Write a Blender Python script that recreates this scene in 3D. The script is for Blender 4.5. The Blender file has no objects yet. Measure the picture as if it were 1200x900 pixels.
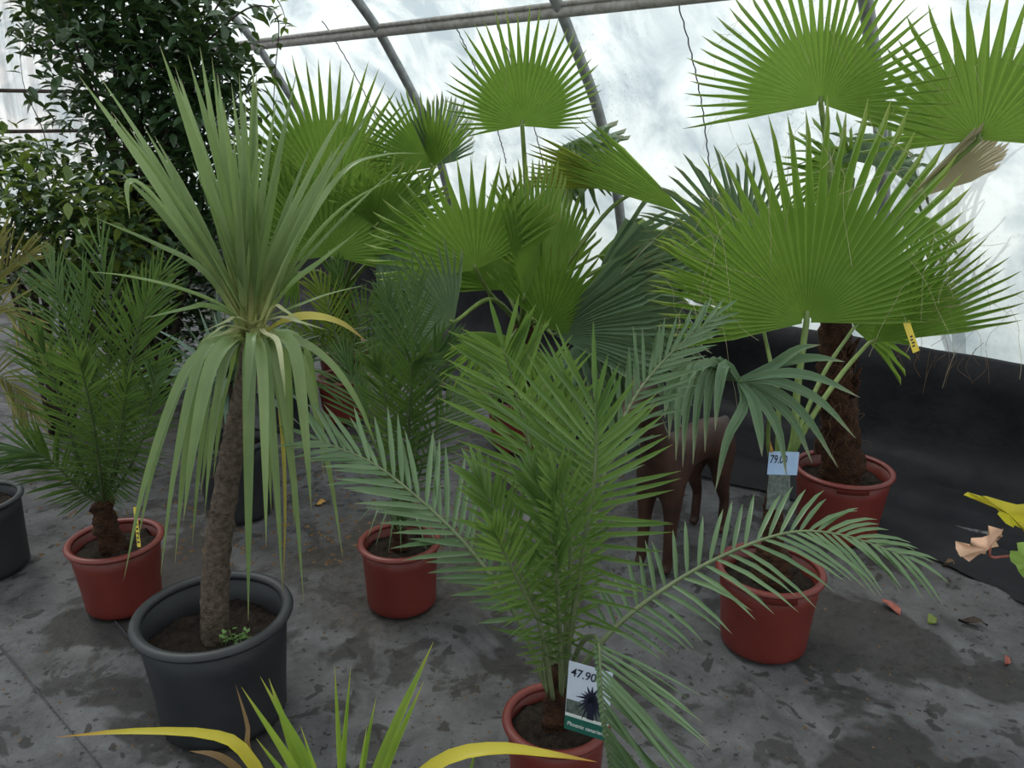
import bpy, math, random
from mathutils import Vector, Matrix, Quaternion, noise
random.seed(7)
R = math.radians
# ------------------------------------------------------------------ camera, sky, sun, exposure
F = 970.0; CAM_H = 1.6; PITCH = R(18.0)
scene = bpy.context.scene
col = scene.collection
cd = bpy.data.cameras.new('camera'); cam = bpy.data.objects.new('camera', cd); col.objects.link(cam)
cam.location = (0, 0, CAM_H); cam.rotation_euler = (R(90) - PITCH, 0, 0)
cd.sensor_fit = 'HORIZONTAL'; cd.sensor_width = 36.0; cd.lens = 36.0 * F / 1200.0; cd.clip_start = .02
scene.camera = cam

w = bpy.data.worlds.new('overcast_sky'); scene.world = w; w.use_nodes = True
nt = w.node_tree; nt.nodes.clear()
def nd(t, kind, **kw):
    n = t.nodes.new(kind)
    for k, v in kw.items(): setattr(n, k, v)
    return n
tc = nd(nt, 'ShaderNodeTexCoord'); sx = nd(nt, 'ShaderNodeSeparateXYZ'); nt.links.new(tc.outputs['Generated'], sx.inputs[0])
mr = nd(nt, 'ShaderNodeMapRange'); mr.inputs['From Min'].default_value = 0; mr.inputs['From Max'].default_value = .9
nt.links.new(sx.outputs['Z'], mr.inputs['Value'])
cr = nd(nt, 'ShaderNodeValToRGB'); nt.links.new(mr.outputs[0], cr.inputs[0])
cr.color_ramp.elements[0].color = (.86, .90, .93, 1); cr.color_ramp.elements[1].color = (1.22, 1.22, 1.24, 1)
bg = nd(nt, 'ShaderNodeBackground'); bg.inputs['Strength'].default_value = .88
nt.links.new(cr.outputs[0], bg.inputs[0]); wo = nd(nt, 'ShaderNodeOutputWorld'); nt.links.new(bg.outputs[0], wo.inputs[0])

sd = bpy.data.lights.new('sun_offscreen', 'SUN'); sun = bpy.data.objects.new('sun_offscreen', sd); col.objects.link(sun)
sd.energy = 4.6; sd.angle = R(14); sd.color = (1, .93, .85)
sun.rotation_euler = Vector((.45, -.45, -.95)).to_track_quat('-Z', 'Y').to_euler()   # from the open sky at the upper left, behind the plants
sun.location = (-13.5, 13.5, 28.5)

vs = scene.view_settings
vs.view_transform = 'Standard'; vs.look = 'None'; vs.gamma = 1; vs.use_curve_mapping = False
vs.exposure = 0.06

# ------------------------------------------------------------------ helpers
CAM = Vector((0, 0, CAM_H))
FV = Vector((0, math.cos(PITCH), -math.sin(PITCH))); UV_ = Vector((0, math.sin(PITCH), math.cos(PITCH))); RV = Vector((1, 0, 0))
def ray(x, y): return FV + RV * ((x - 600) / F) - UV_ * ((y - 450) / F)
def P(x, y, Y): d = ray(x, y); return CAM + d * (Y / d.y)
def G(x, y, z=0.0): d = ray(x, y); return CAM + d * ((z - CAM_H) / d.z)
def uni(a, b): return random.uniform(a, b)

def mesh(name, verts, faces, mat, parent=None, smooth=True, tips=None, origin=None, ribs=None):
    me = bpy.data.meshes.new(name)
    o0 = origin if origin is not None else (parent_origin(parent) if parent else Vector())
    me.from_pydata([tuple(Vector(v) - o0) for v in verts], [], faces)
    if mat is not None: me.materials.append(mat)
    if tips is not None:
        a = me.attributes.new('tip', 'FLOAT', 'POINT'); a.data.foreach_set('value', tips)
    if ribs is not None:
        a = me.attributes.new('rib', 'FLOAT', 'POINT'); a.data.foreach_set('value', ribs)
    if smooth: me.polygons.foreach_set('use_smooth', [True] * len(me.polygons))
    me.update()
    o = bpy.data.objects.new(name, me); col.objects.link(o)
    if parent: o.parent = parent
    else: o.location = o0
    return o
def parent_origin(p):
    o = Vector()
    while p: o += p.location; p = p.parent
    return o
def thing(name, label, cat, loc, group=None):
    e = bpy.data.objects.new(name, None); col.objects.link(e); e.location = loc; e.empty_display_size = .05
    e['label'] = label; e['category'] = cat
    if group: e['group'] = group
    return e
def structure(o): o['kind'] = 'structure'; return o
def catmull(pts, n):
    pts = [Vector(p) for p in pts]
    q = [pts[0] * 2 - pts[1]] + pts + [pts[-1] * 2 - pts[-2]]
    out = []; m = len(pts) - 1
    for i in range(n + 1):
        t = i / n * m; k = min(int(t), m - 1); u = t - k
        a, b, c, d = q[k:k + 4]
        out.append(.5 * ((2 * b) + (c - a) * u + (2 * a - 5 * b + 4 * c - d) * u * u + (3 * b - a - 3 * c + d) * u ** 3))
    return out
def tube_data(pts, rad, sides=6, caps=True):
    V, Fc = [], []
    prev = None; n = len(pts)
    for i, p in enumerate(pts):
        t = (pts[min(i + 1, n - 1)] - pts[max(i - 1, 0)]).normalized()
        if prev is None: a = t.orthogonal().normalized()
        else: a = (prev - t * prev.dot(t)).normalized()
        prev = a; b = t.cross(a); r = rad(i / (n - 1)) if callable(rad) else rad
        for k in range(sides):
            an = 2 * math.pi * k / sides
            V.append(p + a * (r * math.cos(an)) + b * (r * math.sin(an)))
    for i in range(n - 1):
        for k in range(sides):
            k2 = (k + 1) % sides
            Fc.append((i * sides + k, i * sides + k2, (i + 1) * sides + k2, (i + 1) * sides + k))
    if caps: Fc += [tuple(range(sides))[::-1], tuple(range((n - 1) * sides, n * sides))]
    return V, Fc
def tube(name, pts, rad, mat, parent=None, sides=6, origin=None):
    V, Fc = tube_data([Vector(p) for p in pts], rad, sides)
    return mesh(name, V, Fc, mat, parent, origin=origin)
def lathe(name, prof, mat, parent, center, n=48, wob=0.0, bottom=True):
    V, Fc = [], []
    for (r, z) in prof:
        for k in range(n):
            a = 2 * math.pi * k / n
            rr = r * (1 + wob * math.sin(2 * a + 1))
            V.append(Vector((center[0] + rr * math.cos(a), center[1] + rr * math.sin(a), center[2] + z)))
    for i in range(len(prof) - 1):
        for k in range(n):
            k2 = (k + 1) % n
            Fc.append((i * n + k, i * n + k2, (i + 1) * n + k2, (i + 1) * n + k))
    if bottom: Fc.append(tuple(range(n))[::-1])
    return mesh(name, V, Fc, mat, parent)

# ------------------------------------------------------------------ materials
def new_mat(name):
    m = bpy.data.materials.new(name); m.use_nodes = True; m.node_tree.nodes.clear(); return m, m.node_tree
def out(t, sh): o = nd(t, 'ShaderNodeOutputMaterial'); t.links.new(sh, o.inputs['Surface']); return o
def noise_tex(t, scale, detail=4, rough=.55, coord='Object', dist=0.0, vec=None):
    n = nd(t, 'ShaderNodeTexNoise'); n.inputs['Scale'].default_value = scale; n.inputs['Detail'].default_value = detail
    n.inputs['Roughness'].default_value = rough; n.inputs['Distortion'].default_value = dist
    if vec is None:
        c = nd(t, 'ShaderNodeTexCoord'); t.links.new(c.outputs[coord], n.inputs['Vector'])
    else: t.links.new(vec, n.inputs['Vector'])
    return n.outputs['Fac']
def ramp(t, fac, stops, interp='LINEAR'):
    r = nd(t, 'ShaderNodeValToRGB'); e = r.color_ramp; e.interpolation = interp
    while len(e.elements) < len(stops): e.elements.new(.5)
    for el, (p, c) in zip(e.elements, stops):
        el.position = p; el.color = (*c, 1) if len(c) == 3 else c
    t.links.new(fac, r.inputs[0]); return r.outputs[0]
def mix(t, fac, a, b, mode='MIX'):
    m = nd(t, 'ShaderNodeMix'); m.data_type = 'RGBA'; m.blend_type = mode
    for sock, v in ((0, fac), (6, a), (7, b)):
        if hasattr(v, 'links') or hasattr(v, 'is_output'): t.links.new(v, m.inputs[sock])
        elif sock == 0: m.inputs[0].default_value = v
        else: m.inputs[sock].default_value = (*v, 1)
    return m.outputs[2]
def math_node(t, op, a, b=None):
    m = nd(t, 'ShaderNodeMath', operation=op)
    for i, v in enumerate((a, b)):
        if v is None: continue
        if hasattr(v, 'links'): t.links.new(v, m.inputs[i])
        else: m.inputs[i].default_value = v
    return m.outputs[0]
def principled(t, colr, rough=.5, spec=.5, metal=0.0):
    b = nd(t, 'ShaderNodeBsdfPrincipled')
    if hasattr(colr, 'links'): t.links.new(colr, b.inputs['Base Color'])
    else: b.inputs['Base Color'].default_value = (*colr, 1)
    if hasattr(rough, 'links'): t.links.new(rough, b.inputs['Roughness'])
    else: b.inputs['Roughness'].default_value = rough
    b.inputs['Specular IOR Level'].default_value = spec; b.inputs['Metallic'].default_value = metal
    return b
def bump(t, h, strength, dist, b):
    n = nd(t, 'ShaderNodeBump'); n.inputs['Strength'].default_value = strength; n.inputs['Distance'].default_value = dist
    t.links.new(h, n.inputs['Height']); t.links.new(n.outputs[0], b.inputs['Normal'])

def leaf_mat(name, c1, c2, tipc=None, trans=.35, rough=.42, spec=.4, tip0=.8, basec=None, rib=None):
    m, t = new_mat(name)
    oi = nd(t, 'ShaderNodeObjectInfo')
    n = noise_tex(t, 9, 3)
    f = math_node(t, 'ADD', math_node(t, 'MULTIPLY', n, .7), math_node(t, 'MULTIPLY', oi.outputs['Random'], .5))
    c = ramp(t, f, [(.25, c1), (.85, c2)])
    if tipc:
        at = nd(t, 'ShaderNodeAttribute'); at.attribute_name = 'tip'
        c = mix(t, ramp(t, at.outputs['Fac'], [(tip0, (0, 0, 0)), (1, (1, 1, 1))]), c, tipc)
    if basec:
        at = nd(t, 'ShaderNodeAttribute'); at.attribute_name = 'tip'
        c = mix(t, ramp(t, at.outputs['Fac'], [(.03, (1, 1, 1)), (.26, (0, 0, 0))]), c, basec)
    if rib:   # pale midrib and pale fold line of every segment
        at = nd(t, 'ShaderNodeAttribute'); at.attribute_name = 'rib'
        c = mix(t, math_node(t, 'MULTIPLY', ramp(t, at.outputs['Fac'], [(0, (.55, .55, .55)), (.14, (0, 0, 0)), (.84, (0, 0, 0)), (1, (1, 1, 1))]), .75), c, rib)
    b = principled(t, c, rough, spec)
    tr = nd(t, 'ShaderNodeBsdfTranslucent')
    t.links.new(mix(t, .25, c, (.42, .62, .06)), tr.inputs[0])
    ms = nd(t, 'ShaderNodeMixShader'); ms.inputs[0].default_value = trans
    t.links.new(b.outputs[0], ms.inputs[1]); t.links.new(tr.outputs[0], ms.inputs[2])
    out(t, ms.outputs[0]); return m
M = {}
M['fan'] = leaf_mat('fan_leaf', (.145, .27, .045), (.25, .39, .085), (.34, .38, .12), .45, .42, rib=(0.38, 0.5, 0.14))
M['fan_grey'] = leaf_mat('fan_leaf_grey', (.115, .19, .11), (.2, .285, .17), (.30, .29, .2), .22, .4, rib=(0.28, 0.36, 0.25))  # grey-green leaf undersides, with some of their lit look painted in
M['fan_yellow'] = leaf_mat('fan_leaf_yellow', (.14, .21, .03), (.26, .30, .055), (.36, .30, .12), .45, .5, rib=(0.42, 0.42, 0.14))
M['fan_dry'] = leaf_mat('fan_leaf_dry', (.26, .24, .12), (.42, .36, .24), (.45, .36, .25), .25, .6, rib=(0.5, 0.42, 0.3))
M['frond'] = leaf_mat('feather_leaf', (.06, .135, .032), (.14, .235, .055), (.26, .25, .10), .28, .33, .6, .9)
M['frond_grey'] = leaf_mat('feather_leaf_grey', (.07, .135, .055), (.13, .21, .095), (.25, .24, .12), .2, .38, .5, .9)  # greyer leaf; on the front palm partly sky sheen painted in
M['frond_dark'] = leaf_mat('feather_leaf_dark', (.033, .08, .02), (.075, .14, .035), (.2, .19, .08), .25, .45, .35, .9)
M['frond_yellow'] = leaf_mat('feather_leaf_yellow', (.13, .21, .03), (.25, .32, .05), (.35, .27, .08), .3, .45, .4)
M['frond_brown'] = leaf_mat('feather_leaf_olive', (.13, .12, .035), (.22, .20, .05), (.3, .2, .08), .3, .5, .4)
M['strap'] = leaf_mat('strap_leaf', (.12, .185, .07), (.215, .295, .12), (.25, .24, .12), .28, .38, .5, .93, basec=(.52, .52, .22))
M['strap_yellow'] = leaf_mat('strap_leaf_yellow', (.45, .38, .06), (.55, .48, .12), (.2, .12, .03), .25, .45, .4, .6)
M['strap_cream'] = leaf_mat('strap_leaf_cream', (.5, .48, .26), (.6, .58, .38), (.16, .22, .08), .25, .45, .4, .3)
M['phormium'] = leaf_mat('sword_leaf', (.14, .26, .03), (.32, .42, .06), (.45, .4, .08), .4, .4, .4, .85)
M['phormium_yellow'] = leaf_mat('sword_leaf_yellow', (.50, .42, .03), (.62, .52, .06), (.4, .16, .03), .35, .42, .4, .8)
M['phormium_brown'] = leaf_mat('sword_leaf_brown', (.16, .09, .05), (.26, .16, .08), None, .15, .6, .3)
M['shrub'] = leaf_mat('shrub_leaf', (.018, .045, .018), (.045, .085, .032), None, .16, .3, .5)
M['shrub_light'] = leaf_mat('shrub_leaf_light', (.07, .12, .03), (.19, .24, .05), None, .35, .38, .4)
M['blue_spike'] = leaf_mat('spike_leaf', (.06, .11, .075), (.11, .17, .13), (.2, .2, .12), .15, .45)
M['vine_yellow'] = leaf_mat('vine_leaf_yellow', (.60, .50, .03), (.72, .62, .07), None, .45, .5)
M['vine_green'] = leaf_mat('vine_leaf_green', (.24, .40, .07), (.36, .52, .13), None, .4, .5)
M['vine_pink'] = leaf_mat('vine_leaf_dry', (.60, .31, .21), (.74, .47, .33), None, .3, .6)
M['weed'] = leaf_mat('weed_leaf', (.1, .2, .05), (.2, .34, .1), None, .3, .5)

def simple(name, c1, c2, scale=12, rough=.6, spec=.4, bs=0.0, bd=.003, detail=5, metal=0.0):
    m, t = new_mat(name); n = noise_tex(t, scale, detail)
    b = principled(t, ramp(t, n, [(.3, c1), (.7, c2)]), rough, spec, metal)
    if bs: bump(t, noise_tex(t, scale * 3, 6), bs, bd, b)
    out(t, b.outputs[0]); return m
M['red_pot'] = simple('terracotta_plastic', (.125, .0185, .014), (.16, .027, .02), 9, .42, .45, .05, .002)
M['black_pot'] = simple('black_plastic', (.016, .018, .021), (.03, .032, .036), 7, .5, .4, .06, .003)
M['soil'] = simple('potting_soil', (.010, .007, .005), (.045, .032, .024), 60, .9, .2, .9, .02, 8)
M['trunk_cordyline'] = simple('cordyline_bark', (.085, .062, .048), (.235, .18, .14), 70, .85, .2, 1.0, .02)
M['trunk_fibre'] = simple('fibre_bark', (.03, .014, .009), (.10, .045, .022), 40, .85, .2, 1.0, .03)
M['trunk_shrub'] = simple('shrub_bark', (.03, .022, .018), (.075, .055, .045), 30, .85, .2, .6, .01)
M['petiole'] = simple('petiole_green', (.10, .16, .035), (.19, .25, .07), 20, .45, .4)
M['petiole_dark'] = simple('petiole_dark_green', (.045, .075, .025), (.09, .12, .045), 20, .5, .4)
M['rachis'] = simple('rachis_green', (.10, .135, .06), (.17, .20, .10), 25, .5, .4)
M['fibre'] = simple('pale_fibre', (.32, .28, .17), (.48, .42, .28), 20, .7, .2)
M['fibre_brown'] = simple('brown_fibre', (.09, .05, .03), (.2, .12, .07), 20, .8, .2)
M['steel'] = simple('galvanised_tube', (.16, .165, .17), (.30, .305, .31), 18, .5, .5, .1, .002, 5, .35)
M['wood_rail'] = simple('weathered_rail', (.20, .18, .165), (.36, .335, .32), 25, .7, .3)
M['wire'] = simple('dark_string', (.03, .03, .035), (.07, .07, .075), 20, .7, .3)
M['rust'] = simple('rusty_brown', (.022, .010, .007), (.06, .024, .014), 14, .6, .4, .3, .006)
M['white_card'] = simple('white_card', (.55, .62, .75), (.62, .68, .8), 5, .4, .4)
M['blue_card'] = simple('blue_card', (.30, .45, .68), (.42, .55, .75), 18, .4, .4)
M['green_card'] = simple('green_print', (.012, .10, .075), (.018, .12, .09), 5, .4, .4)
M['ink'] = simple('ink', (.012, .014, .03), (.02, .022, .045), 5, .5, .3)
M['grey_print'] = simple('grey_print', (.05, .065, .06), (.15, .18, .16), 90, .4, .4)
M['white_print'] = simple('white_print', (.6, .65, .62), (.7, .74, .7), 5, .4, .4)
M['yellow_tag'] = simple('yellow_tag', (.72, .55, .06), (.8, .63, .1), 9, .45, .4)
M['dead_red'] = simple('dead_leaf_red', (.19, .05, .04), (.33, .11, .08), 60, .7, .3)
M['dead_brown'] = simple('dead_leaf_brown', (.06, .035, .02), (.2, .12, .06), 60, .8, .3)
M['dead_orange'] = simple('dead_leaf_orange', (.4, .2, .05), (.5, .3, .08), 60, .7, .3)
M['bark_outside'] = simple('outdoor_bark', (.06, .055, .05), (.1, .09, .08), 30, .9, .2)
M['grass_out'] = simple('outdoor_gravel', (.36, .38, .37), (.52, .54, .53), 2, .9, .2)

# ground sheet: black woven sheet under dried silt, with bare wet-dark blotches
def floor_mat():
    m, t = new_mat('dusty_ground_sheet')
    c = nd(t, 'ShaderNodeTexCoord'); v = c.outputs['Object']
    dust = ramp(t, noise_tex(t, 5, 10, .74, vec=v, dist=.3), [(.32, (.038, .037, .039)), (.70, (.145, .143, .15))])
    big = noise_tex(t, 1.35, 5, .55, vec=v, dist=.35)
    blot = ramp(t, big, [(.545, (0, 0, 0)), (.565, (1, 1, 1))])
    mid = noise_tex(t, 4.5, 6, .62, vec=v, dist=.5)
    blot2 = ramp(t, mid, [(.56, (0, 0, 0)), (.59, (1, 1, 1))])
    spk = noise_tex(t, 42, 3, .6, vec=v)
    spots = ramp(t, spk, [(.63, (0, 0, 0)), (.67, (1, 1, 1))])
    bare = ramp(t, noise_tex(t, 30, 6, .7, vec=v), [(.3, (.014, .013, .0125)), (.75, (.04, .036, .033))])
    k = mix(t, math_node(t, 'MULTIPLY', blot, .85), dust, bare)
    k = mix(t, math_node(t, 'MULTIPLY', blot2, .75), k, bare)
    k = mix(t, math_node(t, 'MULTIPLY', spots, .8), k, (.012, .011, .010))
    wet = ramp(t, noise_tex(t, 13, 2, .5, vec=v, dist=.4), [(.64, (0, 0, 0)), (.66, (1, 1, 1))])
    k = mix(t, math_node(t, 'MULTIPLY', wet, .8), k, (.018, .0165, .0155))
    sp = nd(t, 'ShaderNodeVectorMath', operation='DISTANCE'); t.links.new(v, sp.inputs[0]); sp.inputs[1].default_value = (-.35, 2.75, 0)
    lit_ = math_node(t, 'ADD', sp.outputs['Value'], math_node(t, 'MULTIPLY', noise_tex(t, 3, 6, .7, vec=v), .9))
    litter = ramp(t, lit_, [(.75, (1, 1, 1)), (1.45, (0, 0, 0))])
    k = mix(t, math_node(t, 'MULTIPLY', litter, .75), k, ramp(t, noise_tex(t, 28, 8, .75, vec=v), [(.35, (.012, .009, .007)), (.7, (.095, .078, .066))]))
    brown = ramp(t, noise_tex(t, .9, 3, .5, vec=v), [(.5, (0, 0, 0)), (.75, (1, 1, 1))])
    k = mix(t, math_node(t, 'MULTIPLY', brown, .55), k, (.05, .036, .028))
    b = principled(t, k, .72, .35)
    bump(t, noise_tex(t, 25, 8, .7, vec=v), .7, .014, b)
    out(t, b.outputs[0]); return m
M['floor'] = floor_mat()
def skirt_mat():
    m, t = new_mat('black_polythene_skirt'); n = noise_tex(t, 6, 6, .6)
    b = principled(t, ramp(t, n, [(.35, (.009, .009, .011)), (.75, (.019, .019, .022))]), .6, .15)
    bump(t, noise_tex(t, 9, 4), .4, .02, b); out(t, b.outputs[0]); return m
M['skirt'] = skirt_mat()
# milky polytunnel film: lets light through, scatters it, cloudy condensation and algae specks
def film_mat(name, tint, clear, streak=False):
    m, t = new_mat(name)
    c = nd(t, 'ShaderNodeTexCoord'); v = c.outputs['Object']
    cloud = ramp(t, noise_tex(t, 2.1, 7, .6, vec=v, dist=.6), [(.34, (.46, .55, .60)), (.58, tint)])
    speck = ramp(t, noise_tex(t, 75, 3, .7, vec=v), [(.60, (0, 0, 0)), (.66, (1, 1, 1))])
    patch = ramp(t, noise_tex(t, 1.3, 5, .65, vec=v), [(.5, (0, 0, 0)), (.68, (1, 1, 1))])
    k = mix(t, math_node(t, 'MULTIPLY', math_node(t, 'MULTIPLY', speck, patch), .7), cloud, (.16, .18, .17))
    if streak:
        mp = nd(t, 'ShaderNodeMapping'); mp.inputs['Scale'].default_value = (6, 6, .35); t.links.new(v, mp.inputs[0])
        st = ramp(t, noise_tex(t, 2.5, 5, .6, vec=mp.outputs[0]), [(.42, (.70, .70, .70)), (.6, (1, 1, 1))])
        k = mix(t, 1.0, k, st, 'MULTIPLY')
    tr = nd(t, 'ShaderNodeBsdfTranslucent'); t.links.new(k, tr.inputs[0])
    tp = nd(t, 'ShaderNodeBsdfTransparent'); t.links.new(k, tp.inputs[0])
    df = nd(t, 'ShaderNodeBsdfDiffuse'); t.links.new(k, df.inputs[0])
    m1 = nd(t, 'ShaderNodeMixShader'); m1.inputs[0].default_value = .2; t.links.new(tr.outputs[0], m1.inputs[1]); t.links.new(df.outputs[0], m1.inputs[2])
    m2 = nd(t, 'ShaderNodeMixShader'); m2.inputs[0].default_value = clear; t.links.new(m1.outputs[0], m2.inputs[1]); t.links.new(tp.outputs[0], m2.inputs[2])
    out(t, m2.outputs[0]); return m
M['film'] = film_mat('polytunnel_film', (.87, .95, .955), .3)
M['panel'] = film_mat('end_wall_sheet', (.92, .93, .93), .4, True)

# ------------------------------------------------------------------ tunnel: axis AX runs away to the left, NW points out through the side wall
NW = Vector((1, 1, 0)).normalized(); AX = Vector((-1, 1, 0)).normalized(); C0 = 5.75 / math.sqrt(2)
PROFILE = [(-.15, 0), (.55, 0), (.87, .01), (1.19, .09), (1.37, .16), (1.64, .29), (1.8, .39), (1.96, .5), (2.16, .65), (2.45, .95), (2.72, 1.36), (2.95, 1.9), (3.08, 2.5), (3.13, 3.2)]
def W(s, z, inward): return AX * s + NW * (C0 - inward) + Vector((0, 0, z))
def inward_at(z):
    for (z0, a), (z1, b) in zip(PROFILE, PROFILE[1:]):
        if z0 <= z <= z1: return a + (b - a) * (z - z0) / (z1 - z0)
    return 0
S0, S1 = -2.2, 9.28
def ridge(x, y, a, b, wd, h):
    p = Vector((x, y)); a = Vector(a); b = Vector(b); ab = b - a; t = max(0, min(1, (p - a).dot(ab) / ab.length_squared))
    d = (p - a - ab * t).length; fade = min(1, 6 * min(t, 1 - t) + .15)
    return h * fade * math.exp(-(d / wd) ** 2)
FOLDS = []
for (p, q, wd, h) in [((700, 715), (860, 790), .02, .026), ((860, 790), (985, 895), .02, .03), ((1000, 640), (1195, 705), .03, .03), ((1010, 600), (1200, 640), .03, .035),
                      ((0, 760), (110, 900), .008, .010), ((105, 690), (200, 815), .006, .008), ((20, 700), (75, 680), .02, .015), ((1000, 560), (1200, 600), .04, .04)]:
    a = G(*p); b = G(*q); FOLDS.append(((a.x, a.y), (b.x, b.y), wd, h))
def hfloor(x, y):
    z = -.006 + .006 * noise.noise(Vector((x * 2.2, y * 2.2, 0))) + .0025 * noise.noise(Vector((x * 8, y * 8, 3)))
    for f in FOLDS: z += ridge(x, y, *f)
    return min(z, .045)
def build_floor():
    V, Fc = [], []
    xs = [-9 + i * .5 for i in range(13)] + [-2.6 + i * .016 for i in range(1, 325)] + [2.6 + .5 * i for i in range(1, 6)]
    ys = [-2 + .5 * i for i in range(6)] + [.9 + i * .016 for i in range(1, 213)] + [4.3 + i * .4 for i in range(1, 21)]
    for y in ys:
        for x in xs: V.append(Vector((x, y, hfloor(x, y))))
    nx = len(xs)
    for j in range(len(ys) - 1):
        for i in range(nx - 1):
            c = V[j * nx + i]
            if c.dot(NW) < C0 + .35: Fc.append((j * nx + i, j * nx + i + 1, (j + 1) * nx + i + 1, (j + 1) * nx + i))
    return structure(mesh('floor', V, Fc, M['floor']))
fl = build_floor()
for a, b in (((0, 757), (60, 830)), ((60, 830), (118, 898)), ((105, 692), (150, 745)), ((150, 745), (190, 800))):
    pa, pb = G(*a), G(*b); pts = []
    for i in range(13):
        q = pa.lerp(pb, i / 12); q.z = hfloor(q.x, q.y) + .001; pts.append(q)
    tube('seam', pts, .0035, M['wire'], fl, 4)

def build_cover():
    V, Fc = [], []
    ss = [S0 + i * (S1 - S0) / 60 for i in range(61)]
    zs = []
    for (z0, a), (z1, b) in zip(PROFILE, PROFILE[1:]):
        zs += [(z0, a), ((z0 + z1) / 2, (a + b) / 2)]
    zs.append(PROFILE[-1])
    for (z, a) in zs:
        for s in ss:
            sag = .02 * math.sin((s - 3.08) / 1.55 * math.pi) ** 2 + .012 * noise.noise(Vector((s * 3, z * 3, 0)))
            V.append(W(s, z, a - .045 + sag))
    n = len(ss)
    for j in range(len(zs) - 1):
        for i in range(n - 1): Fc.append((j * n + i, j * n + i + 1, (j + 1) * n + i + 1, (j + 1) * n + i))
    wr = structure(mesh('wall_right', V, Fc, M['film']))
    for s in (-.02, 1.53, 3.08, 4.63, 6.18, 7.73, 9.2):
        tube('arch_tube', catmull([W(s, z, a + .03) for z, a in PROFILE], 40), .03, M['steel'], wr, 10)
    for zz in (2.10,):
        tube('purlin', [W(S0, zz, inward_at(zz) + .03), W(3, zz, inward_at(zz) + .03), W(S1, zz, inward_at(zz) + .03)], .03, M['wood_rail'], wr, 8)
        tube('purlin', [W(S0, zz + .034, inward_at(zz) + .05), W(S1, zz + .034, inward_at(zz) + .05)], .014, M['wood_rail'], wr, 6)
    # stitched seams and strings running up the film between the arches
    for s, z0, z1 in ((2.42, .56, 2.1), (3.62, .56, 2.1), (5.2, .8, 2.2), (3.95, 1.3, 2.1), (.7, .56, 2.1)):
        pts = []
        for i in range(70):
            z = z0 + (z1 - z0) * i / 69
            pts.append(W(s + .004 * math.sin(i * 2.1) + .04 * math.sin(z * 2), z, inward_at(z) + .015))
        tube('seam', pts, .004, M['wire'], wr, 4)
    return wr
build_cover()
def build_far_half():
    V, Fc = [], []
    ss = [S0 + i * (S1 - S0) / 20 for i in range(21)]; pr = [(z, 6.4 - a) for z, a in PROFILE[::-1]]
    for (z, a) in pr:
        for s in ss: V.append(W(s, z, a))
    n = len(ss)
    for j in range(len(pr) - 1):
        for i in range(n - 1): Fc.append((j * n + i, j * n + i + 1, (j + 1) * n + i + 1, (j + 1) * n + i))
    wl = structure(mesh('wall_left', V, Fc, M['film']))
    for s in (-.02, 1.53, 3.08, 4.63, 6.18, 7.73, 9.2): tube('arch_tube', catmull([W(s, z, a - .07) for z, a in pr], 30), .03, M['steel'], wl, 8)
build_far_half()

def build_skirt():
    V, Fc = [], []
    prof = [(.545, -.005), (.55, .075), (.42, .085), (.3, .095), (.18, .115), (.09, .145), (.045, .21), (.032, .32), (.05, .42), (.025, .52), (.02, .64), (.045, .74), (.02, .82), (.004, .95)]
    ss = [S0 + i * .08 for i in range(int((S1 - S0) / .08) + 1)]
    for (z, a) in prof:
        for s in ss:
            k = (1 - z / .545)
            nz = noise.noise(Vector((s * 1.6, z * 2.5, 5)))
            top = .012 * math.sin(s * 2.1) if z > .5 else 0
            V.append(W(s, max(.006, z + top + .018 * k * noise.noise(Vector((s * 3, a * 9, 1)))), a + .07 * k * nz + (.16 * noise.noise(Vector((s * 1.1, 3, 9))) if a > .6 else 0) + .02 * noise.noise(Vector((s * 6, z * 6, 2)))))
    n = len(ss)
    for j in range(len(prof) - 1):
        for i in range(n - 1): Fc.append((j * n + i, (j + 1) * n + i, (j + 1) * n + i + 1, j * n + i + 1))
    structure(mesh('baseboard_right', V, Fc, M['skirt']))
build_skirt()

def build_end_wall():
    base = bpy.data.objects.new('wall_end', None)
    # a timber bottom board carries the sheets
    V = [W(9.3, 0, i) + Vector((0, 0, z)) + AX * t for i in (-.05, 6.4) for z in (0, .25) for t in (0, .04)]
    Fc = [(0, 1, 3, 2), (4, 6, 7, 5), (0, 4, 5, 1), (2, 3, 7, 6), (0, 2, 6, 4), (1, 5, 7, 3)]
    we = structure(mesh('wall_end', V, Fc, M['wood_rail'], smooth=False))
    bpy.data.objects.remove(base)
    pw = .92
    for k in range(7):
        i0 = k * pw
        V, Fc = [], []
        N = 24
        for z in (.2, 1.2, 2.2, 3.2):
            for q in range(N + 1):
                a = i0 + (pw + .02) * q / N
                V.append(W(9.3 + .012 * math.cos(q / N * 12 * 2 * math.pi) + .006 * (k % 2), z, a))
        for j in range(3):
            for q in range(N): Fc.append((j * (N + 1) + q, j * (N + 1) + q + 1, (j + 1) * (N + 1) + q + 1, (j + 1) * (N + 1) + q))
        mesh('panel', V, Fc, M['panel'], we)
    for z in (1.45, 1.82):
        tube('rail', [W(9.26, z, 0), W(9.26, z, 6.4)], .018, M['trunk_shrub'], we, 6)
build_end_wall()

# outdoors: ground and bare tree / bushes seen dimly through the film
V = [W(-25, -.06, 30), W(30, -.06, 30), W(30, -.06, -30), W(-25, -.06, -30)]
structure(mesh('outdoor_ground', V, [(0, 1, 2, 3)], M['grass_out']))

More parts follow.
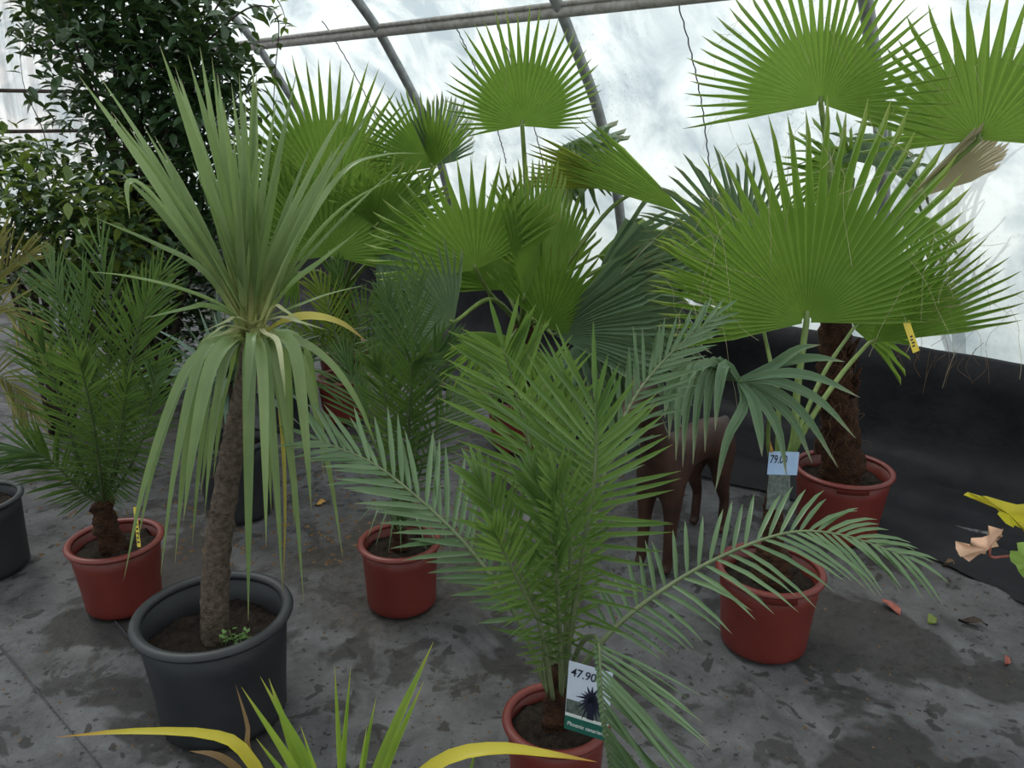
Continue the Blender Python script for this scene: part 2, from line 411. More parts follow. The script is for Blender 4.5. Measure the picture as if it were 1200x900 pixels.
# ------------------------------------------------------------------ plant builders
def ribbon_data(pts, width, normal, fold=.25, base_w=.5, peak=.35, twist=0.0):
    """A strap leaf: polyline pts, channelled cross-section of three vertices."""
    V, Fc, T = [], [], []; n = len(pts)
    for i, p in enumerate(pts):
        u = i / (n - 1)
        t = (pts[min(i + 1, n - 1)] - pts[max(i - 1, 0)]).normalized()
        nn = normal(u, t) if callable(normal) else normal
        side = t.cross(nn)
        if side.length < 1e-4: side = t.orthogonal()
        side.normalize(); up = side.cross(t).normalized()
        if twist: side = Quaternion(t, twist * u) @ side; up = side.cross(t)
        wv = width * ((base_w + (1 - base_w) * min(1, u / peak)) if u < peak else max(.02, 1 - ((u - peak) / (1 - peak)) ** 1.7))
        V += [p - side * wv / 2 + up * wv * fold / 2, p - up * wv * fold * .4, p + side * wv / 2 + up * wv * fold / 2]; T += [u, u, u]
    for i in range(n - 1):
        for k in (0, 1): Fc.append((i * 3 + k, i * 3 + k + 1, (i + 1) * 3 + k + 1, (i + 1) * 3 + k))
    return V, Fc, T
def fan(root, base, hub, tip, mat, roll=0, spread=200, N=36, fold=0, droop=.12, uni_=.55, pet=None, pmat='petiole', petr=.009, side_len=.72, jitter=.05, threads=0, petsag=None, limp=0.0, cup=0.0):
    """A palmate leaf: pleated blade in one sheet, split into pointed segments beyond the union."""
    hub = P(*hub) if not isinstance(hub, Vector) else hub
    tip = P(*tip) if not isinstance(tip, Vector) else tip
    a = tip - hub; Rr = a.length; a.normalize()
    v = CAM - hub; nn = (v - a * v.dot(a)).normalized(); nn = Quaternion(a, R(roll)) @ nn
    b = a.cross(nn).normalized()
    dl = R(spread) / N
    V = []; Fc = []; T = []
    st = (0.03, .2, .4, uni_, uni_ + (1 - uni_) * .4, uni_ + (1 - uni_) * .75, 1.0)
    def pt(th, r, L, h, dz):
        x = r * L * math.sin(th); y = r * L * math.cos(th)
        z = h + abs(x) * math.tan(R(fold)) + cup * r * r * L
        q = hub + a * y + b * x + nn * z
        q.z -= droop * (r ** 2.2) * L * (1 + dz) * (.55 + .45 * abs(math.sin(th)) + limp * max(0, r - uni_) / (1 - uni_))
        return q
    def Lof(th): return Rr * (side_len + (1 - side_len) * max(0, math.cos(th * .95)))
    # shared edges up to the union, mid ribs shared per segment
    E_ = []; MID = set()
    for i in range(N + 1):
        th = -R(spread) / 2 + i * dl; L = Lof(th); row = []
        for r in st[:4]:
            row.append(len(V)); V.append(pt(th, r, L, .5 * dl * r * L, 0)); T.append(r)
        E_.append(row)
    for i in range(N):
        th = -R(spread) / 2 + (i + .5) * dl; L = Lof(th) * (1 + uni(-jitter, jitter)); dz = uni(-.5, .9); ja = uni(-.6, .6) * dl * .5
        mid = []
        for r in st: mid.append(len(V)); V.append(pt(th + ja * max(0, r - uni_), r, L, -.5 * dl * r * L, dz)); T.append(r)
        MID.update(mid)
        el, er = list(E_[i]), list(E_[i + 1])
        for r, k in ((st[4], .62), (st[5], .28)):
            hw = dl * .5 * uni_ / r * k
            el.append(len(V)); V.append(pt(th - hw + ja * (r - uni_), r, L, .1 * dl * r * L, dz)); T.append(r)
            er.append(len(V)); V.append(pt(th + hw + ja * (r - uni_), r, L, .1 * dl * r * L, dz)); T.append(r)
        for k in range(5):
            Fc.append((el[k], mid[k], mid[k + 1], el[k + 1])); Fc.append((mid[k], er[k], er[k + 1], mid[k + 1]))
        Fc.append((el[5], mid[5], mid[6])); Fc.append((mid[5], er[5], mid[6]))
    f = mesh('fan_leaf', V, Fc, M[mat], root, tips=T, smooth=False, ribs=[1.0 if i in MID else 0.0 for i in range(len(V))])
    base = Vector(base)
    if pet is None:
        m_ = (base + hub) / 2; m_.z += .12 * (hub - base).length if petsag is None else petsag
        pet = [base, m_, hub]
    else: pet = [base] + [P(*q) for q in pet] + [hub]
    pts = catmull(pet, 14); pts.append(hub + a * Rr * .06)
    Vt, Ft = tube_data(pts, lambda t: petr * (1.25 - .55 * t), 6)
    mesh('petiole', Vt, Ft, M[pmat], f)
    if threads:
        V2, F2 = [], []
        for k in range(threads):
            th = uni(-.48, .48) * R(spread); L = Lof(th); p = pt(th, uni(uni_, .95), L, .01, 0)
            d = Vector((uni(-.7, .7), uni(-.7, .2), uni(-1, .6))) * uni(.012, .03) * (Rr / .5)
            q = [p]; cur = p.copy()
            for _ in range(5):
                d = d + Vector((uni(-.02, .02), uni(-.02, .02), uni(-.03, .012))) * (Rr / .5); cur = cur + d * .7; q.append(cur.copy())
            vt, ft = tube_data(catmull(q, 9), .0006, 3, False); o = len(V2)
            V2 += vt; F2 += [tuple(i + o for i in fc) for fc in ft]
        th_ = mesh('fibres', V2, F2, M['fibre'], f); th_['kind'] = 'stuff'
    return f
def limp_fan(root, base, hub, pet, mat, lines, Y0):
    hub = P(*hub); V, Fc, T, Rb = [hub], [], [0.0], [0.0]
    for k, ln in enumerate(lines):
        pts = [hub] + [P(x, y, Y0 - .04 * i + .02 * math.sin(k * 1.3)) for i, (x, y) in enumerate(ln)]
        c = catmull(pts, 10)
        v, f, tt = ribbon_data(c, .03, (CAM - hub).normalized() + Vector((0, 0, .5)), .5, .45, .4)
        o = len(V); V += v; T += tt; Rb += [0.0, 1.0, 0.0] * (len(v) // 3); Fc += [tuple(i + o for i in q) for q in f] + [(0, o, o + 1), (0, o + 1, o + 2)]
    f = mesh('fan_leaf', V, Fc, M[mat], root, tips=T, ribs=Rb, smooth=False)
    tube('petiole', catmull([Vector(base)] + [P(*q) for q in pet] + [hub], 12), .006, M['petiole'], f)
    return f
def pinnate(root, pts, mat, npair=26, Lmax=.22, wid=.014, up=None, vee=35, t0=.14, ang0=68, ang1=22, single=False, rmat='rachis', rr=.006, droop=.08, lift=0.0, name='frond', prof=None, sway=.08, curl=0.0, left=1.0, right=1.0):
    """A feather leaf: tapering rachis with folded leaflets on both sides, welded to it or (single) each an object of its own."""
    pts = [p if isinstance(p, Vector) else P(*p) for p in pts]
    n = npair * 2 + 8; c = catmull(pts, n); S = 5
    V, Fc = tube_data(c, lambda t: rr * (1.35 - 1.1 * t), S); T = [0.0] * len(V)
    leaf = []
    for i in range(npair * 2 + 1):
        u = t0 + (1 - t0) * i / (npair * 2)
        side = 1 if i % 2 else -1
        if i == npair * 2: side = 0
        k = min(n - 1, int(u * n)); fr = u * n - k
        p = c[k].lerp(c[k + 1], fr) if k < n else c[n]
        t = (c[min(k + 1, n)] - c[max(k - 1, 0)]).normalized()
        if callable(up): uv = up(u)
        else: uv = Vector(up) if up is not None else (CAM - p).normalized()
        uv = (uv - t * uv.dot(t)).normalized(); sv = t.cross(uv).normalized()
        an = R(ang0 + (ang1 - ang0) * u ** 1.2 + uni(-8, 8)) if side else 0
        ve = R(vee + uni(-9, 9))
        d = t * math.cos(an) + (sv * side * math.cos(ve) + uv * math.sin(ve)) * math.sin(an)
        pr = (prof(u) if prof else (.45 + .55 * math.sin(min(1, (u - t0 * .5) / .55) * math.pi / 2)) * (1 - .45 * max(0, u - .6) / .4))
        L = Lmax * pr * uni(.9, 1.08) * (left if side > 0 else right); ww = wid * (.75 + .25 * pr)
        fn = (uv - d * uv.dot(d)).normalized(); fs = d.cross(fn)
        v0 = []; tt = []
        for q, wq in ((0, .35), (.12, .8), (.4, 1.0), (.75, .68), (1, 0)):
            x = p + d * (L * q) + Vector((0, 0, -droop * L * q * q)) + sv * side * (sway * L * q * q * math.sin(i * 1.7) * .4) + uv * curl * L * q * q
            if wq: v0 += [x - fs * ww * wq / 2 + fn * ww * wq * .22, x - fn * ww * wq * .12, x + fs * ww * wq / 2 + fn * ww * wq * .22]; tt += [q] * 3
            else: v0.append(x); tt.append(1)
        f0 = []
        for j in range(3):
            f0 += [(j * 3, j * 3 + 1, j * 3 + 4, j * 3 + 3), (j * 3 + 1, j * 3 + 2, j * 3 + 5, j * 3 + 4)]
        f0 += [(9, 10, 12), (10, 11, 12)]
        leaf.append((v0, f0, tt, k))
    if single:
        fr = mesh(name, V, Fc, M[rmat], root)
        for v0, f0, tt, k in leaf: mesh('leaflet', v0, f0, M[mat], fr, tips=tt)
    else:
        mi = []
        nf = len(Fc)
        for v0, f0, tt, k in leaf:
            o = len(V); V += v0; T += tt; Fc += [tuple(i + o for i in fc) for fc in f0]
            Fc.append((k * S, o + 1, o))          # weld to the rachis
        fr = mesh(name, V, Fc, M[rmat], root, tips=T); fr.data.materials.append(M[mat])
        fr.data.polygons.foreach_set('material_index', [0] * nf + [1] * (len(Fc) - nf))
    return fr
def strap(root, pts, width, mat, normal=None, name='leaf', fold=.3, n=14, twist=0.0, base_w=.55, peak=.3):
    c = catmull([p if isinstance(p, Vector) else P(*p) for p in pts], n)
    if normal is None:
        def normal(u, t, c=c): return (CAM - c[0]).normalized() * .6 + Vector((0, 0, 1))
    V, Fc, T = ribbon_data(c, width, normal, fold, base_w, peak, twist)
    return mesh(name, V, Fc, M[mat], root, tips=T)
def pot(root, c, r, h, kind='red', soil_drop=.035, taper=.8, rim=.012, band=.03, lip=True):
    pm = rm = 'red_pot' if kind == 'red' else 'black_pot'
    rb = r * taper
    p = lathe('pot', [(rb * .94, .004), (rb, .012), (rb * 1.01, .03)] + [(rb + (r - rim - rb) * q, .03 + (h - .03 - rim) * q) for q in (.25, .5, .75, 1)] +
              [(r - rim * 1.6, h - rim), (r * .93 - rim, h - soil_drop - .03)], M[pm], root, c)
    prof = []
    for k in range(13):
        an = 2 * math.pi * k / 12; prof.append((r - rim * .9 + rim * math.cos(an), h - rim * .8 + rim * .8 * math.sin(an)))
    lathe('rim', prof, M[rm], p, c, bottom=False)
    if lip:   # a short pressed grip below the rim, facing the viewer
        V, Fc = [], []
        a0 = math.atan2(-c.y, -c.x) + .25
        for q in range(9):
            a = a0 - .32 + .64 * q / 8
            for rr, z in ((r - rim + .006, h - rim), (r - rim + .008, h - band - rim * .6), (r - rim - .006, h - band - rim * .6)):
                V.append(c + Vector((rr * math.cos(a), rr * math.sin(a), z)))
        for q in range(8):
            for k in (0, 1): Fc.append((q * 3 + k, q * 3 + k + 1, q * 3 + 4 + k, q * 3 + 3 + k))
        mesh('grip', V, Fc, M[pm], p)
    V, Fc = [c + Vector((0, 0, h - soil_drop))], []
    rs = r * .93 - rim * .9; K = 32
    for j in range(1, 7):
        for k in range(K):
            a = 2 * math.pi * k / K; q = rs * j / 6
            x = c + Vector((q * math.cos(a), q * math.sin(a), 0))
            V.append(x + Vector((0, 0, h - soil_drop + (.02 * noise.noise(x * 22) + .012 * noise.noise(x * 50)) * (r / .15) - .008 * (j == 6))))
    for k in range(K): Fc.append((0, 1 + k, 1 + (k + 1) % K))
    for j in range(5):
        for k in range(K): k2 = (k + 1) % K; Fc.append((1 + j * K + k, 1 + (j + 1) * K + k, 1 + (j + 1) * K + k2, 1 + j * K + k2))
    mesh('soil', V, Fc, M['soil'], root)
    return p
def potted(name, label, cat, rim_px, h, group=None):
    g = G(rim_px[0], rim_px[1], h); g.z = 0
    return thing(name, label, cat, g, group), Vector((g.x, g.y, 0))
def rough_trunk(root, pts, r0, r1, mat, name='trunk', n=26, sides=12, rough=.12, freq=30):
    c = catmull(pts, n); V, Fc = tube_data(c, lambda t: r0 + (r1 - r0) * t, sides)
    for i, v in enumerate(V):
        ctr = c[i // sides]; d = v - ctr; V[i] = ctr + d * (1 + rough * noise.noise(v * freq) + rough * .8 * noise.noise(v * freq * 2.7))
    return mesh(name, V, Fc, M[mat], root)
def text_on(name, s, size, mat, frame, parent, off=(0, 0), shear=0.0, squash=1.0):
    cu = bpy.data.curves.new(name, 'FONT'); cu.body = s; cu.size = size; cu.shear = shear; cu.resolution_u = 3; cu.offset = size * .012
    tmp = bpy.data.objects.new(name, cu); col.objects.link(tmp)
    me = bpy.data.meshes.new_from_object(tmp); bpy.data.objects.remove(tmp)
    o_, ex, ey, ez = frame; po = parent_origin(parent)
    for v in me.vertices: v.co = o_ + ex * (v.co.x * squash + off[0]) + ey * (v.co.y + off[1]) + ez * .0012 - po
    me.materials.clear(); me.materials.append(M[mat])
    ob = bpy.data.objects.new(name, me); col.objects.link(ob); ob.parent = parent; return ob
def card(name, frame, w_, h_, th, mat, parent, off=(0, 0), lift=0.0):
    o_, ex, ey, ez = frame
    V = [o_ + ex * (off[0] + x) + ey * (off[1] + y) + ez * (z + lift) for z in (-th, 0) for x, y in ((0, 0), (w_, 0), (w_, h_), (0, h_))]
    return mesh(name, V, [(3, 2, 1, 0), (4, 5, 6, 7), (0, 1, 5, 4), (1, 2, 6, 5), (2, 3, 7, 6), (3, 0, 4, 7)], M[mat], parent, smooth=False)

# ------------------------------------------------------------------ front feather palm
t, c = potted('potted_feather_palm', 'lush green feather palm with long arching fronds in red pot with white price label', 'potted palm', (652, 838), .23)
pot(t, c, .13, .23, soil_drop=.03, taper=.84, lip=False)
Yp = c.y; cr_ = c + Vector((0, 0, .30))
# leaf-base stump of brown sheaths
rough_trunk(t, [c + Vector((0, 0, .18)), c + Vector((.0, 0, .26)), c + Vector((.0, .0, .36))], .036, .024, 'trunk_fibre', 'stump', rough=.3)
b0 = lambda dx=0, dy=0, dz=0: cr_ + Vector((dx, dy, dz))
up = Vector((0, -.35, 1))
pinnate(t, [b0(-.02), (607, 725, Yp + .02), (560, 655, Yp + .08), (508, 600, Yp + .14), (440, 545, Yp + .2), (372, 515, Yp + .22)], 'frond_grey', 29, .235, .0145, up=Vector((.25, -.5, .8)), vee=12, t0=.2, single=True, ang0=66, ang1=30, rr=.0065, right=.8)
pinnate(t, [b0(.02), (705, 752, Yp + .02), (757, 705, Yp + .06), (835, 657, Yp + .1), (920, 625, Yp + .14), (987, 627, Yp + .14), (1062, 652, Yp + .1)], 'frond_grey', 30, .20, .012, up=Vector((0, -.55, .85)), vee=14, t0=.2, single=True, ang0=78, ang1=24, rr=.006, droop=.3)
pinnate(t, [b0(-.01, .01), (640, 690, Yp + .05), (632, 590, Yp + .06), (618, 510, Yp + .06), (602, 452, Yp + .05), (590, 408, Yp + .03)], 'frond', 28, .24, .0135, vee=14, t0=.16, single=True, ang0=66, ang1=30, rr=.006, up=Vector((.1, -1, .3)), droop=.05)
pinnate(t, [b0(.01, -.01), (672, 722, Yp - .06), (684, 640, Yp - .08), (695, 572, Yp - .1), (699, 520, Yp - .1), (698, 472, Yp - .1)], 'frond', 29, .33, .0125, vee=8, t0=.12, single=True, ang0=100, ang1=20, rr=.006, up=Vector((-.35, -1, .1)), droop=.0, left=.62)
pinnate(t, [b0(.02, -.01), (678, 760, Yp - .05), (694, 746, Yp - .17), (701, 757, Yp - .25), (704, 802, Yp - .3), (709, 852, Yp - .31), (716, 905, Yp - .28)], 'frond_grey', 27, .27, .0095, vee=24, t0=.46, single=True, ang0=84, ang1=20, rr=.0055, up=Vector((.15, -1, .3)), droop=.1, left=.07)
pinnate(t, [b0(.01, .02), (690, 640, Yp + .14), (712, 540, Yp + .24), (740, 472, Yp + .32), (780, 420, Yp + .4), (832, 375, Yp + .46)], 'frond_grey', 24, .18, .011, vee=18, t0=.3, ang0=62, ang1=18, rr=.006, up=Vector((.5, -.3, .8)))
pinnate(t, [b0(-.02, -.01), (630, 720, Yp - .05), (605, 660, Yp - .08), (580, 600, Yp - .08), (560, 560, Yp - .06)], 'frond', 24, .15, .012, vee=30, t0=.1, ang0=60, ang1=20, rr=.005, up=Vector((.2, -1, .35)))
pinnate(t, [b0(.01, -.02), (655, 710, Yp - .12), (650, 650, Yp - .15), (640, 600, Yp - .15), (628, 560, Yp - .14)], 'frond', 22, .15, .010, vee=34, t0=.1, ang0=42, ang1=14, rr=.005, up=Vector((-.3, -1, .3)))
pinnate(t, [b0(.02, .03), (668, 690, Yp + .1), (672, 600, Yp + .16), (668, 520, Yp + .2), (662, 460, Yp + .22)], 'frond', 24, .18, .013, vee=25, t0=.15, ang0=60, ang1=16, rr=.005, up=Vector((-.2, -1, .35)))
pinnate(t, [b0(-.01, -.03), (636, 742, Yp - .1), (612, 690, Yp - .18), (592, 650, Yp - .22), (578, 622, Yp - .24)], 'frond', 20, .14, .010, vee=30, t0=.12, ang0=55, ang1=18, rr=.0045, up=Vector((.1, -1, .5)))
pinnate(t, [b0(.01, -.02), (664, 712, Yp - .06), (668, 650, Yp - .12), (662, 600, Yp - .15), (652, 560, Yp - .16)], 'frond', 22, .15, .010, vee=28, t0=.12, ang0=58, ang1=18, rr=.0045, up=Vector((.2, -1, .4)))
pinnate(t, [b0(.0, .03), (650, 690, Yp + .12), (655, 610, Yp + .2), (645, 540, Yp + .26), (630, 490, Yp + .3)], 'frond', 24, .2, .012, vee=20, t0=.15, ang0=62, ang1=18, rr=.005, up=Vector((0, -1, .35)))
# price label standing in this pot
fr0 = P(661, 853, Yp - .10)
ex = (P(711, 869, Yp - .14) - fr0).normalized(); ey = (P(663, 773, Yp - .09) - fr0); ey = (ey - ex * ey.dot(ex)); hgt = ey.length; ey.normalize(); ez = ex.cross(ey)
wid_ = (P(711, 869, Yp - .14) - fr0).length
lab = thing('price_label', 'white plant label priced 47.90 euro with palm picture, stuck in the front red pot', 'plant label', fr0)
frm = (fr0, ex, ey, ez)
card('card', frm, wid_, hgt, .0012, 'white_card', lab)
card('green_band', frm, wid_, hgt * .20, .0005, 'green_card', lab, lift=.0007)
text_on('species_lettering', 'Phoenix canariensis', hgt * .085, 'white_print', frm, lab, (wid_ * .06, hgt * .07), .2, .82)
text_on('price_writing', '47.90€', hgt * .17, 'ink', frm, lab, (wid_ * .06, hgt * .80), .15, .88)
# the little printed palm picture
def printed_palm(frame, w_, h_, parent):
    o_, ex, ey, ez = frame; cx, cy = w_ * .58, h_ * .52
    card('picture_trunk', frame, w_ * .16, h_ * .30, .0004, 'ink', parent, (cx - w_ * .08, h_ * .24), .0007)
    card('picture_lawn', frame, w_ * .98, h_ * .045, .0004, 'white_print', parent, (w_ * .01, h_ * .205), .0006)
    card('picture_hedge', frame, w_ * .98, h_ * .2, .0003, 'grey_print', parent, (w_ * .01, h_ * .25), .0004)
    V, Fc = [], []
    for k in range(17):
        a = R(-60 + 300 * k / 16); L = h_ * uni(.2, .28)
        d = Vector((math.cos(a), math.sin(a))); s = Vector((-d.y, d.x)); o = len(V)
        for q, wq in ((0, .012), (.5, .018), (1, .002)):
            for sg in (-1, 1):
                x = cx + d.x * L * q * .8 + s.x * sg * wq * h_; y = cy + d.y * L * q + s.y * sg * wq * h_ - L * .25 * q * q
                x = min(max(x, w_ * .02), w_ * .98); V.append(o_ + ex * x + ey * y + ez * .0009)
        Fc += [(o, o + 1, o + 3, o + 2), (o + 2, o + 3, o + 5, o + 4)]
    V.append(o_ + ex * cx + ey * cy + ez * .0009)
    for k in range(17): Fc.append((len(V) - 1, k * 6, k * 6 + 1))
    mesh('picture_fronds', V, Fc, M['ink'], parent, smooth=False)
printed_palm(frm, wid_, hgt, lab)

# ------------------------------------------------------------------ cordyline in the big black pot
t, c = potted('potted_cordyline', 'cordyline with bare slanting trunk and long arching strap leaves in large black pot', 'potted plant', (249, 714), .33)
pot(t, c, .21, .33, 'black', soil_drop=.09, taper=.8, rim=.016, lip=False)
Yc = c.y
crown = P(297, 392, Yc + .05)
rough_trunk(t, [c + Vector((0, 0, .22)), P(252, 720, Yc), P(254, 650, Yc + .01), P(263, 585, Yc + .02), P(276, 510, Yc + .03), P(290, 440, Yc + .04), crown], .040, .024, 'trunk_cordyline', n=80, sides=18, rough=.14, freq=60)
tr_ = t.children[-1]
for (px, py, sg) in ((258, 533, -1), (252, 556, -1), (246, 600, -1), (262, 602, 1), (270, 612, 1), (247, 604, -1)):
    q = P(px + (6 if sg < 0 else 0), py, Yc - .03)
    for k in range(3): tube('root_tuft', [q, q + Vector((sg * uni(.01, .02), uni(-.015, .0), uni(-.008, .012))), q + Vector((sg * uni(.02, .032), uni(-.03, 0), uni(-.025, .008)))], lambda u: .0018 * (1.1 - u), M['trunk_cordyline'], tr_, 4)
def cleaf(tip, Yt, wd=.026, rise=.5, mat='strap', mid=None, twist=None):
    tp = P(tip[0], tip[1], Yt)
    a = uni(0, 2 * math.pi); b = crown + Vector((.02 * math.cos(a), .02 * math.sin(a), uni(-.03, .035)))
    if mid: pts = [b] + [P(*m) for m in mid] + [tp]
    else:
        d = tp - b; m1 = b + d * .33 + Vector((0, 0, rise * d.length * .12)); m2 = b + d * .68 + Vector((0, 0, rise * d.length * .12)); pts = [b, m1, m2, tp]
    o = strap(t, pts, wd, mat, n=18, twist=uni(-.5, .5) if twist is None else twist, fold=.35, base_w=.75, peak=.35); return o
UPR = [((92, 88), .0), ((113, 84), .1), ((187, 53), -.05), ((220, 64), .05), ((234, 54), .1), ((248, 66), .0), ((271, 97), .15), ((297, 77), -.05), ((348, 83), .05), ((417, 105), .15), ((445, 112), .05),
       ((262, 120), -.1), ((280, 85), .2), ((325, 110), .15), ((240, 130), -.12), ((208, 120), .15), ((310, 150), -.15), ((152, 150), .2), ((330, 190), -.2), ((365, 170), .22), ((395, 190), -.1), ((225, 190), -.2), ((180, 200), -.2), ((205, 90), .18), ((288, 130), -.18), ((130, 130), -.1), ((405, 160), .2)]
for (tp, dy) in UPR: cleaf(tp, Yc + dy, uni(.019, .027), rise=.25)
for k in range(15):
    a = uni(-1.25, 1.2); L = uni(210, 330)
    cleaf((297 + L * math.sin(a) * .62, 385 - L * math.cos(a * .75)), Yc + uni(-.3, .35), uni(.02, .028), rise=uni(.1, .5))
cleaf((472, 203), Yc - .1, .026, mid=[(345, 310, Yc), (400, 245, Yc - .05)])
cleaf((500, 180), Yc + .1, .022, mid=[(340, 300, Yc), (400, 205, Yc + .05), (450, 182, Yc + .1)])
cleaf((420, 271), Yc - .15, .027, mid=[(335, 340, Yc - .05), (375, 308, Yc - .1)])
cleaf((432, 333), Yc + .1, .012, mid=[(340, 362, Yc), (385, 345, Yc + .05)])
cleaf((152, 256), Yc - .2, .022, mid=[(235, 300, Yc - .05), (175, 226, Yc - .15), (150, 215, Yc - .19)])
cleaf((108, 254), Yc - .05, .016, mid=[(240, 320, Yc), (180, 285, Yc)])
cleaf((98, 318), Yc - .2, .018, mid=[(270, 365, Yc - .03), (215, 340, Yc - .1), (150, 324, Yc - .15)], mat='strap')
cleaf((168, 373), Yc - .25, .026, mid=[(272, 370, Yc - .05), (240, 359, Yc - .12), (225, 361, Yc - .16)])
cleaf((430, 400), Yc + .0, .026, 'strap_yellow' and .5, 'strap_yellow', mid=[(330, 378, Yc - .02), (365, 371, Yc - .03), (400, 379, Yc)])
for (q, dy) in (((335, 360), -.1), ((350, 372), -.12), ((265, 372), -.1), ((255, 382), -.13), ((262, 386), -.08)):
    tp = (q[0] + (34 if q[0] > 300 else -30), q[1] + uni(5, 45))
    cleaf(tp, Yc + dy, .011, mat='strap_cream', mid=[(q[0] - (q[0] - 297) * .4, q[1], Yc + dy * .5), (q[0], q[1] + 5, Yc + dy)])
DROOP = [((188, 675), -.18, 235, 420), ((160, 640), -.05, 222, 432), ((215, 610), -.22, 248, 430), ((235, 580), .12, 262, 440), ((198, 590), .1, 228, 440), ((240, 600), -.1, 262, 432), ((291, 728), -.2, 292, 452), ((287, 505), -.22, 294, 400),
         ((331, 690), -.15, 312, 430), ((352, 650), -.05, 322, 430), ((356, 705), -.1, 328, 440), ((335, 470), -.25, 325, 400), ((345, 620), .12, 335, 425), ((402, 655), .05, 352, 420), ((380, 560), .15, 358, 410), ((318, 600), .14, 308, 430),
         ((250, 560), .2, 270, 440), ((365, 600), -.12, 345, 412), ((440, 520), .08, 385, 425), ((176, 560), .15, 228, 425), ((205, 660), .0, 238, 410), ((272, 590), .2, 280, 440), ((312, 640), -.24, 308, 445), ((145, 680), -.1, 215, 440), ((370, 470), .2, 350, 395), ((225, 640), .18, 250, 440)]
for (tp, dy, mx, my) in DROOP:
    cream = tp == (335, 470)
    cleaf(tp, Yc + dy * 1.15, .014 if cream else uni(.022, .036), mat='strap_cream' if cream else 'strap', mid=[((297 * .5 + mx * .5), 388 + (my - 388) * .25, Yc + dy * .5), (mx, my, Yc + dy * .85), ((mx + tp[0]) / 2 + (tp[0] - mx) * .12, (my + tp[1]) / 2, Yc + dy * 1.1)], twist=uni(-.25, .25))
cleaf((331, 700), Yc - .02, .012, mat='strap_yellow', mid=[(318, 410, Yc), (330, 500, Yc), (334, 600, Yc)])
# weeds in this pot
for k in range(16):
    q = P(uni(262, 300), uni(700, 738), Yc - uni(.02, .1)); q.z = .265
    h = uni(.02, .07)
    wd = mesh('weed', [q + Vector((-.001, 0, 0)), q + Vector((.001, 0, 0)), q + Vector((0, 0, h))], [(0, 1, 2)], M['weed'], t) if False else None
ww = thing('weed', 'small green weed seedlings beside the slanting trunk in the black pot', 'weed', P(272, 735, Yc - .05))
ww.location.z = .25
V, Fc = [], []
for k in range(9):
    q = ww.location + Vector((uni(-.035, .035), uni(-.03, .03), 0)); h = uni(.02, .07)
    tube('stem', [q, q + Vector((uni(-.01, .01), uni(-.01, .01), h))], .0012, M['weed'], ww, 4)
    for j in range(3):
        z = h * (.45 + .27 * j); a = uni(0, 6.28); L = uni(.012, .02); d = Vector((math.cos(a), math.sin(a), .35)); s = Vector((-d.y, d.x, 0)); p0 = q + Vector((0, 0, z))
        mesh('leaf', [p0, p0 + d * L * .5 + s * L * .35, p0 + d * L, p0 + d * L * .5 - s * L * .35], [(0, 1, 2, 3)], M['weed'], ww)

# ------------------------------------------------------------------ left red pot: soft feather palm
t, c = potted('potted_feather_palm', 'bushy dark feather palm in tilted red pot with yellow tag', 'potted palm', (134, 630), .25)
pot(t, c, .155, .25, soil_drop=.04, taper=.78, lip=False)
Yl = c.y
rough_trunk(t, [c + Vector((0, 0, .18)), P(122, 612, Yl), P(122, 585, Yl)], .045, .03, 'trunk_fibre', 'stump', rough=.35)
bs = P(122, 592, Yl)
FR = [([(112, 540, 0), (105, 470, 0), (100, 400, -.02), (98, 340, 0)], 'frond_dark', .26), ([(125, 520, .02), (128, 440, .05), (126, 370, .06), (118, 290, .1)], 'frond_dark', .26),
      ([(140, 540, 0), (150, 470, .0), (160, 400, 0), (175, 345, 0)], 'frond_dark', .24), ([(100, 560, -.05), (80, 500, -.1), (62, 440, -.14), (45, 400, -.16)], 'frond_dark', .22),
      ([(145, 560, -.02), (165, 520, -.05), (178, 470, -.05), (185, 430, 0)], 'frond_dark', .18), ([(110, 520, .1), (90, 440, .16), (75, 370, .22), (60, 320, .28)], 'frond_dark', .25),
      ([(118, 560, -.12), (110, 500, -.22), (100, 450, -.28), (92, 420, -.32)], 'frond_dark', .2), ([(135, 520, .12), (150, 440, .2), (165, 370, .26), (190, 320, .3)], 'frond_dark', .24),
      ([(95, 575, -.05), (65, 545, -.08), (40, 530, -.1), (20, 530, -.1)], 'frond_dark', .18), ([(130, 560, -.1), (140, 520, -.18), (145, 480, -.22), (150, 450, -.25)], 'frond_dark', .18)]
for pts, mt, L in FR:
    pinnate(t, [bs] + [(x, y, Yl + d) for x, y, d in pts], mt, 34, L, .0085, vee=25, t0=.12, ang0=62, ang1=20, rr=.005, up=Vector((uni(-.5, .5), -1, .4)), rmat='petiole_dark', droop=.12)
tag = thing('plant_tag', 'narrow yellow tag with black print hanging on the left red pot', 'plant tag', P(162, 640, Yl - .14))
f0 = P(161, 641, Yl - .145); e2 = (P(156, 594, Yl - .12) - f0); hh = e2.length; e2.normalize(); e1 = Vector((1, -.2, 0)); e1 = (e1 - e2 * e1.dot(e2)).normalized(); fm = (f0, e1, e2, e1.cross(e2))
card('strip', fm, .012, hh, .0008, 'yellow_tag', tag)
for k in range(7): card('print_mark', fm, .007, .006, .0003, 'ink', tag, (.0025, hh * (.1 + .11 * k)), .0006)

# ------------------------------------------------------------------ black pot at the left edge
t, c = potted('nursery_pot', 'black plastic pot of wilted brown stems near the leaf litter', 'plant pot', (-30, 582), .29)
pot(t, c, .155, .29, 'black', soil_drop=.05, taper=.86, rim=.012, lip=False)
for k in range(5):
    a = uni(0, 6.28); q = c + Vector((.06 * math.cos(a), .06 * math.sin(a), .22)); tube('stem', [q, q + Vector((.03 * math.cos(a), .03 * math.sin(a), .15)), q + Vector((.1 * math.cos(a), .1 * math.sin(a), .26))], lambda u: .004 * (1.1 - u), M['dead_brown'], t, 5)

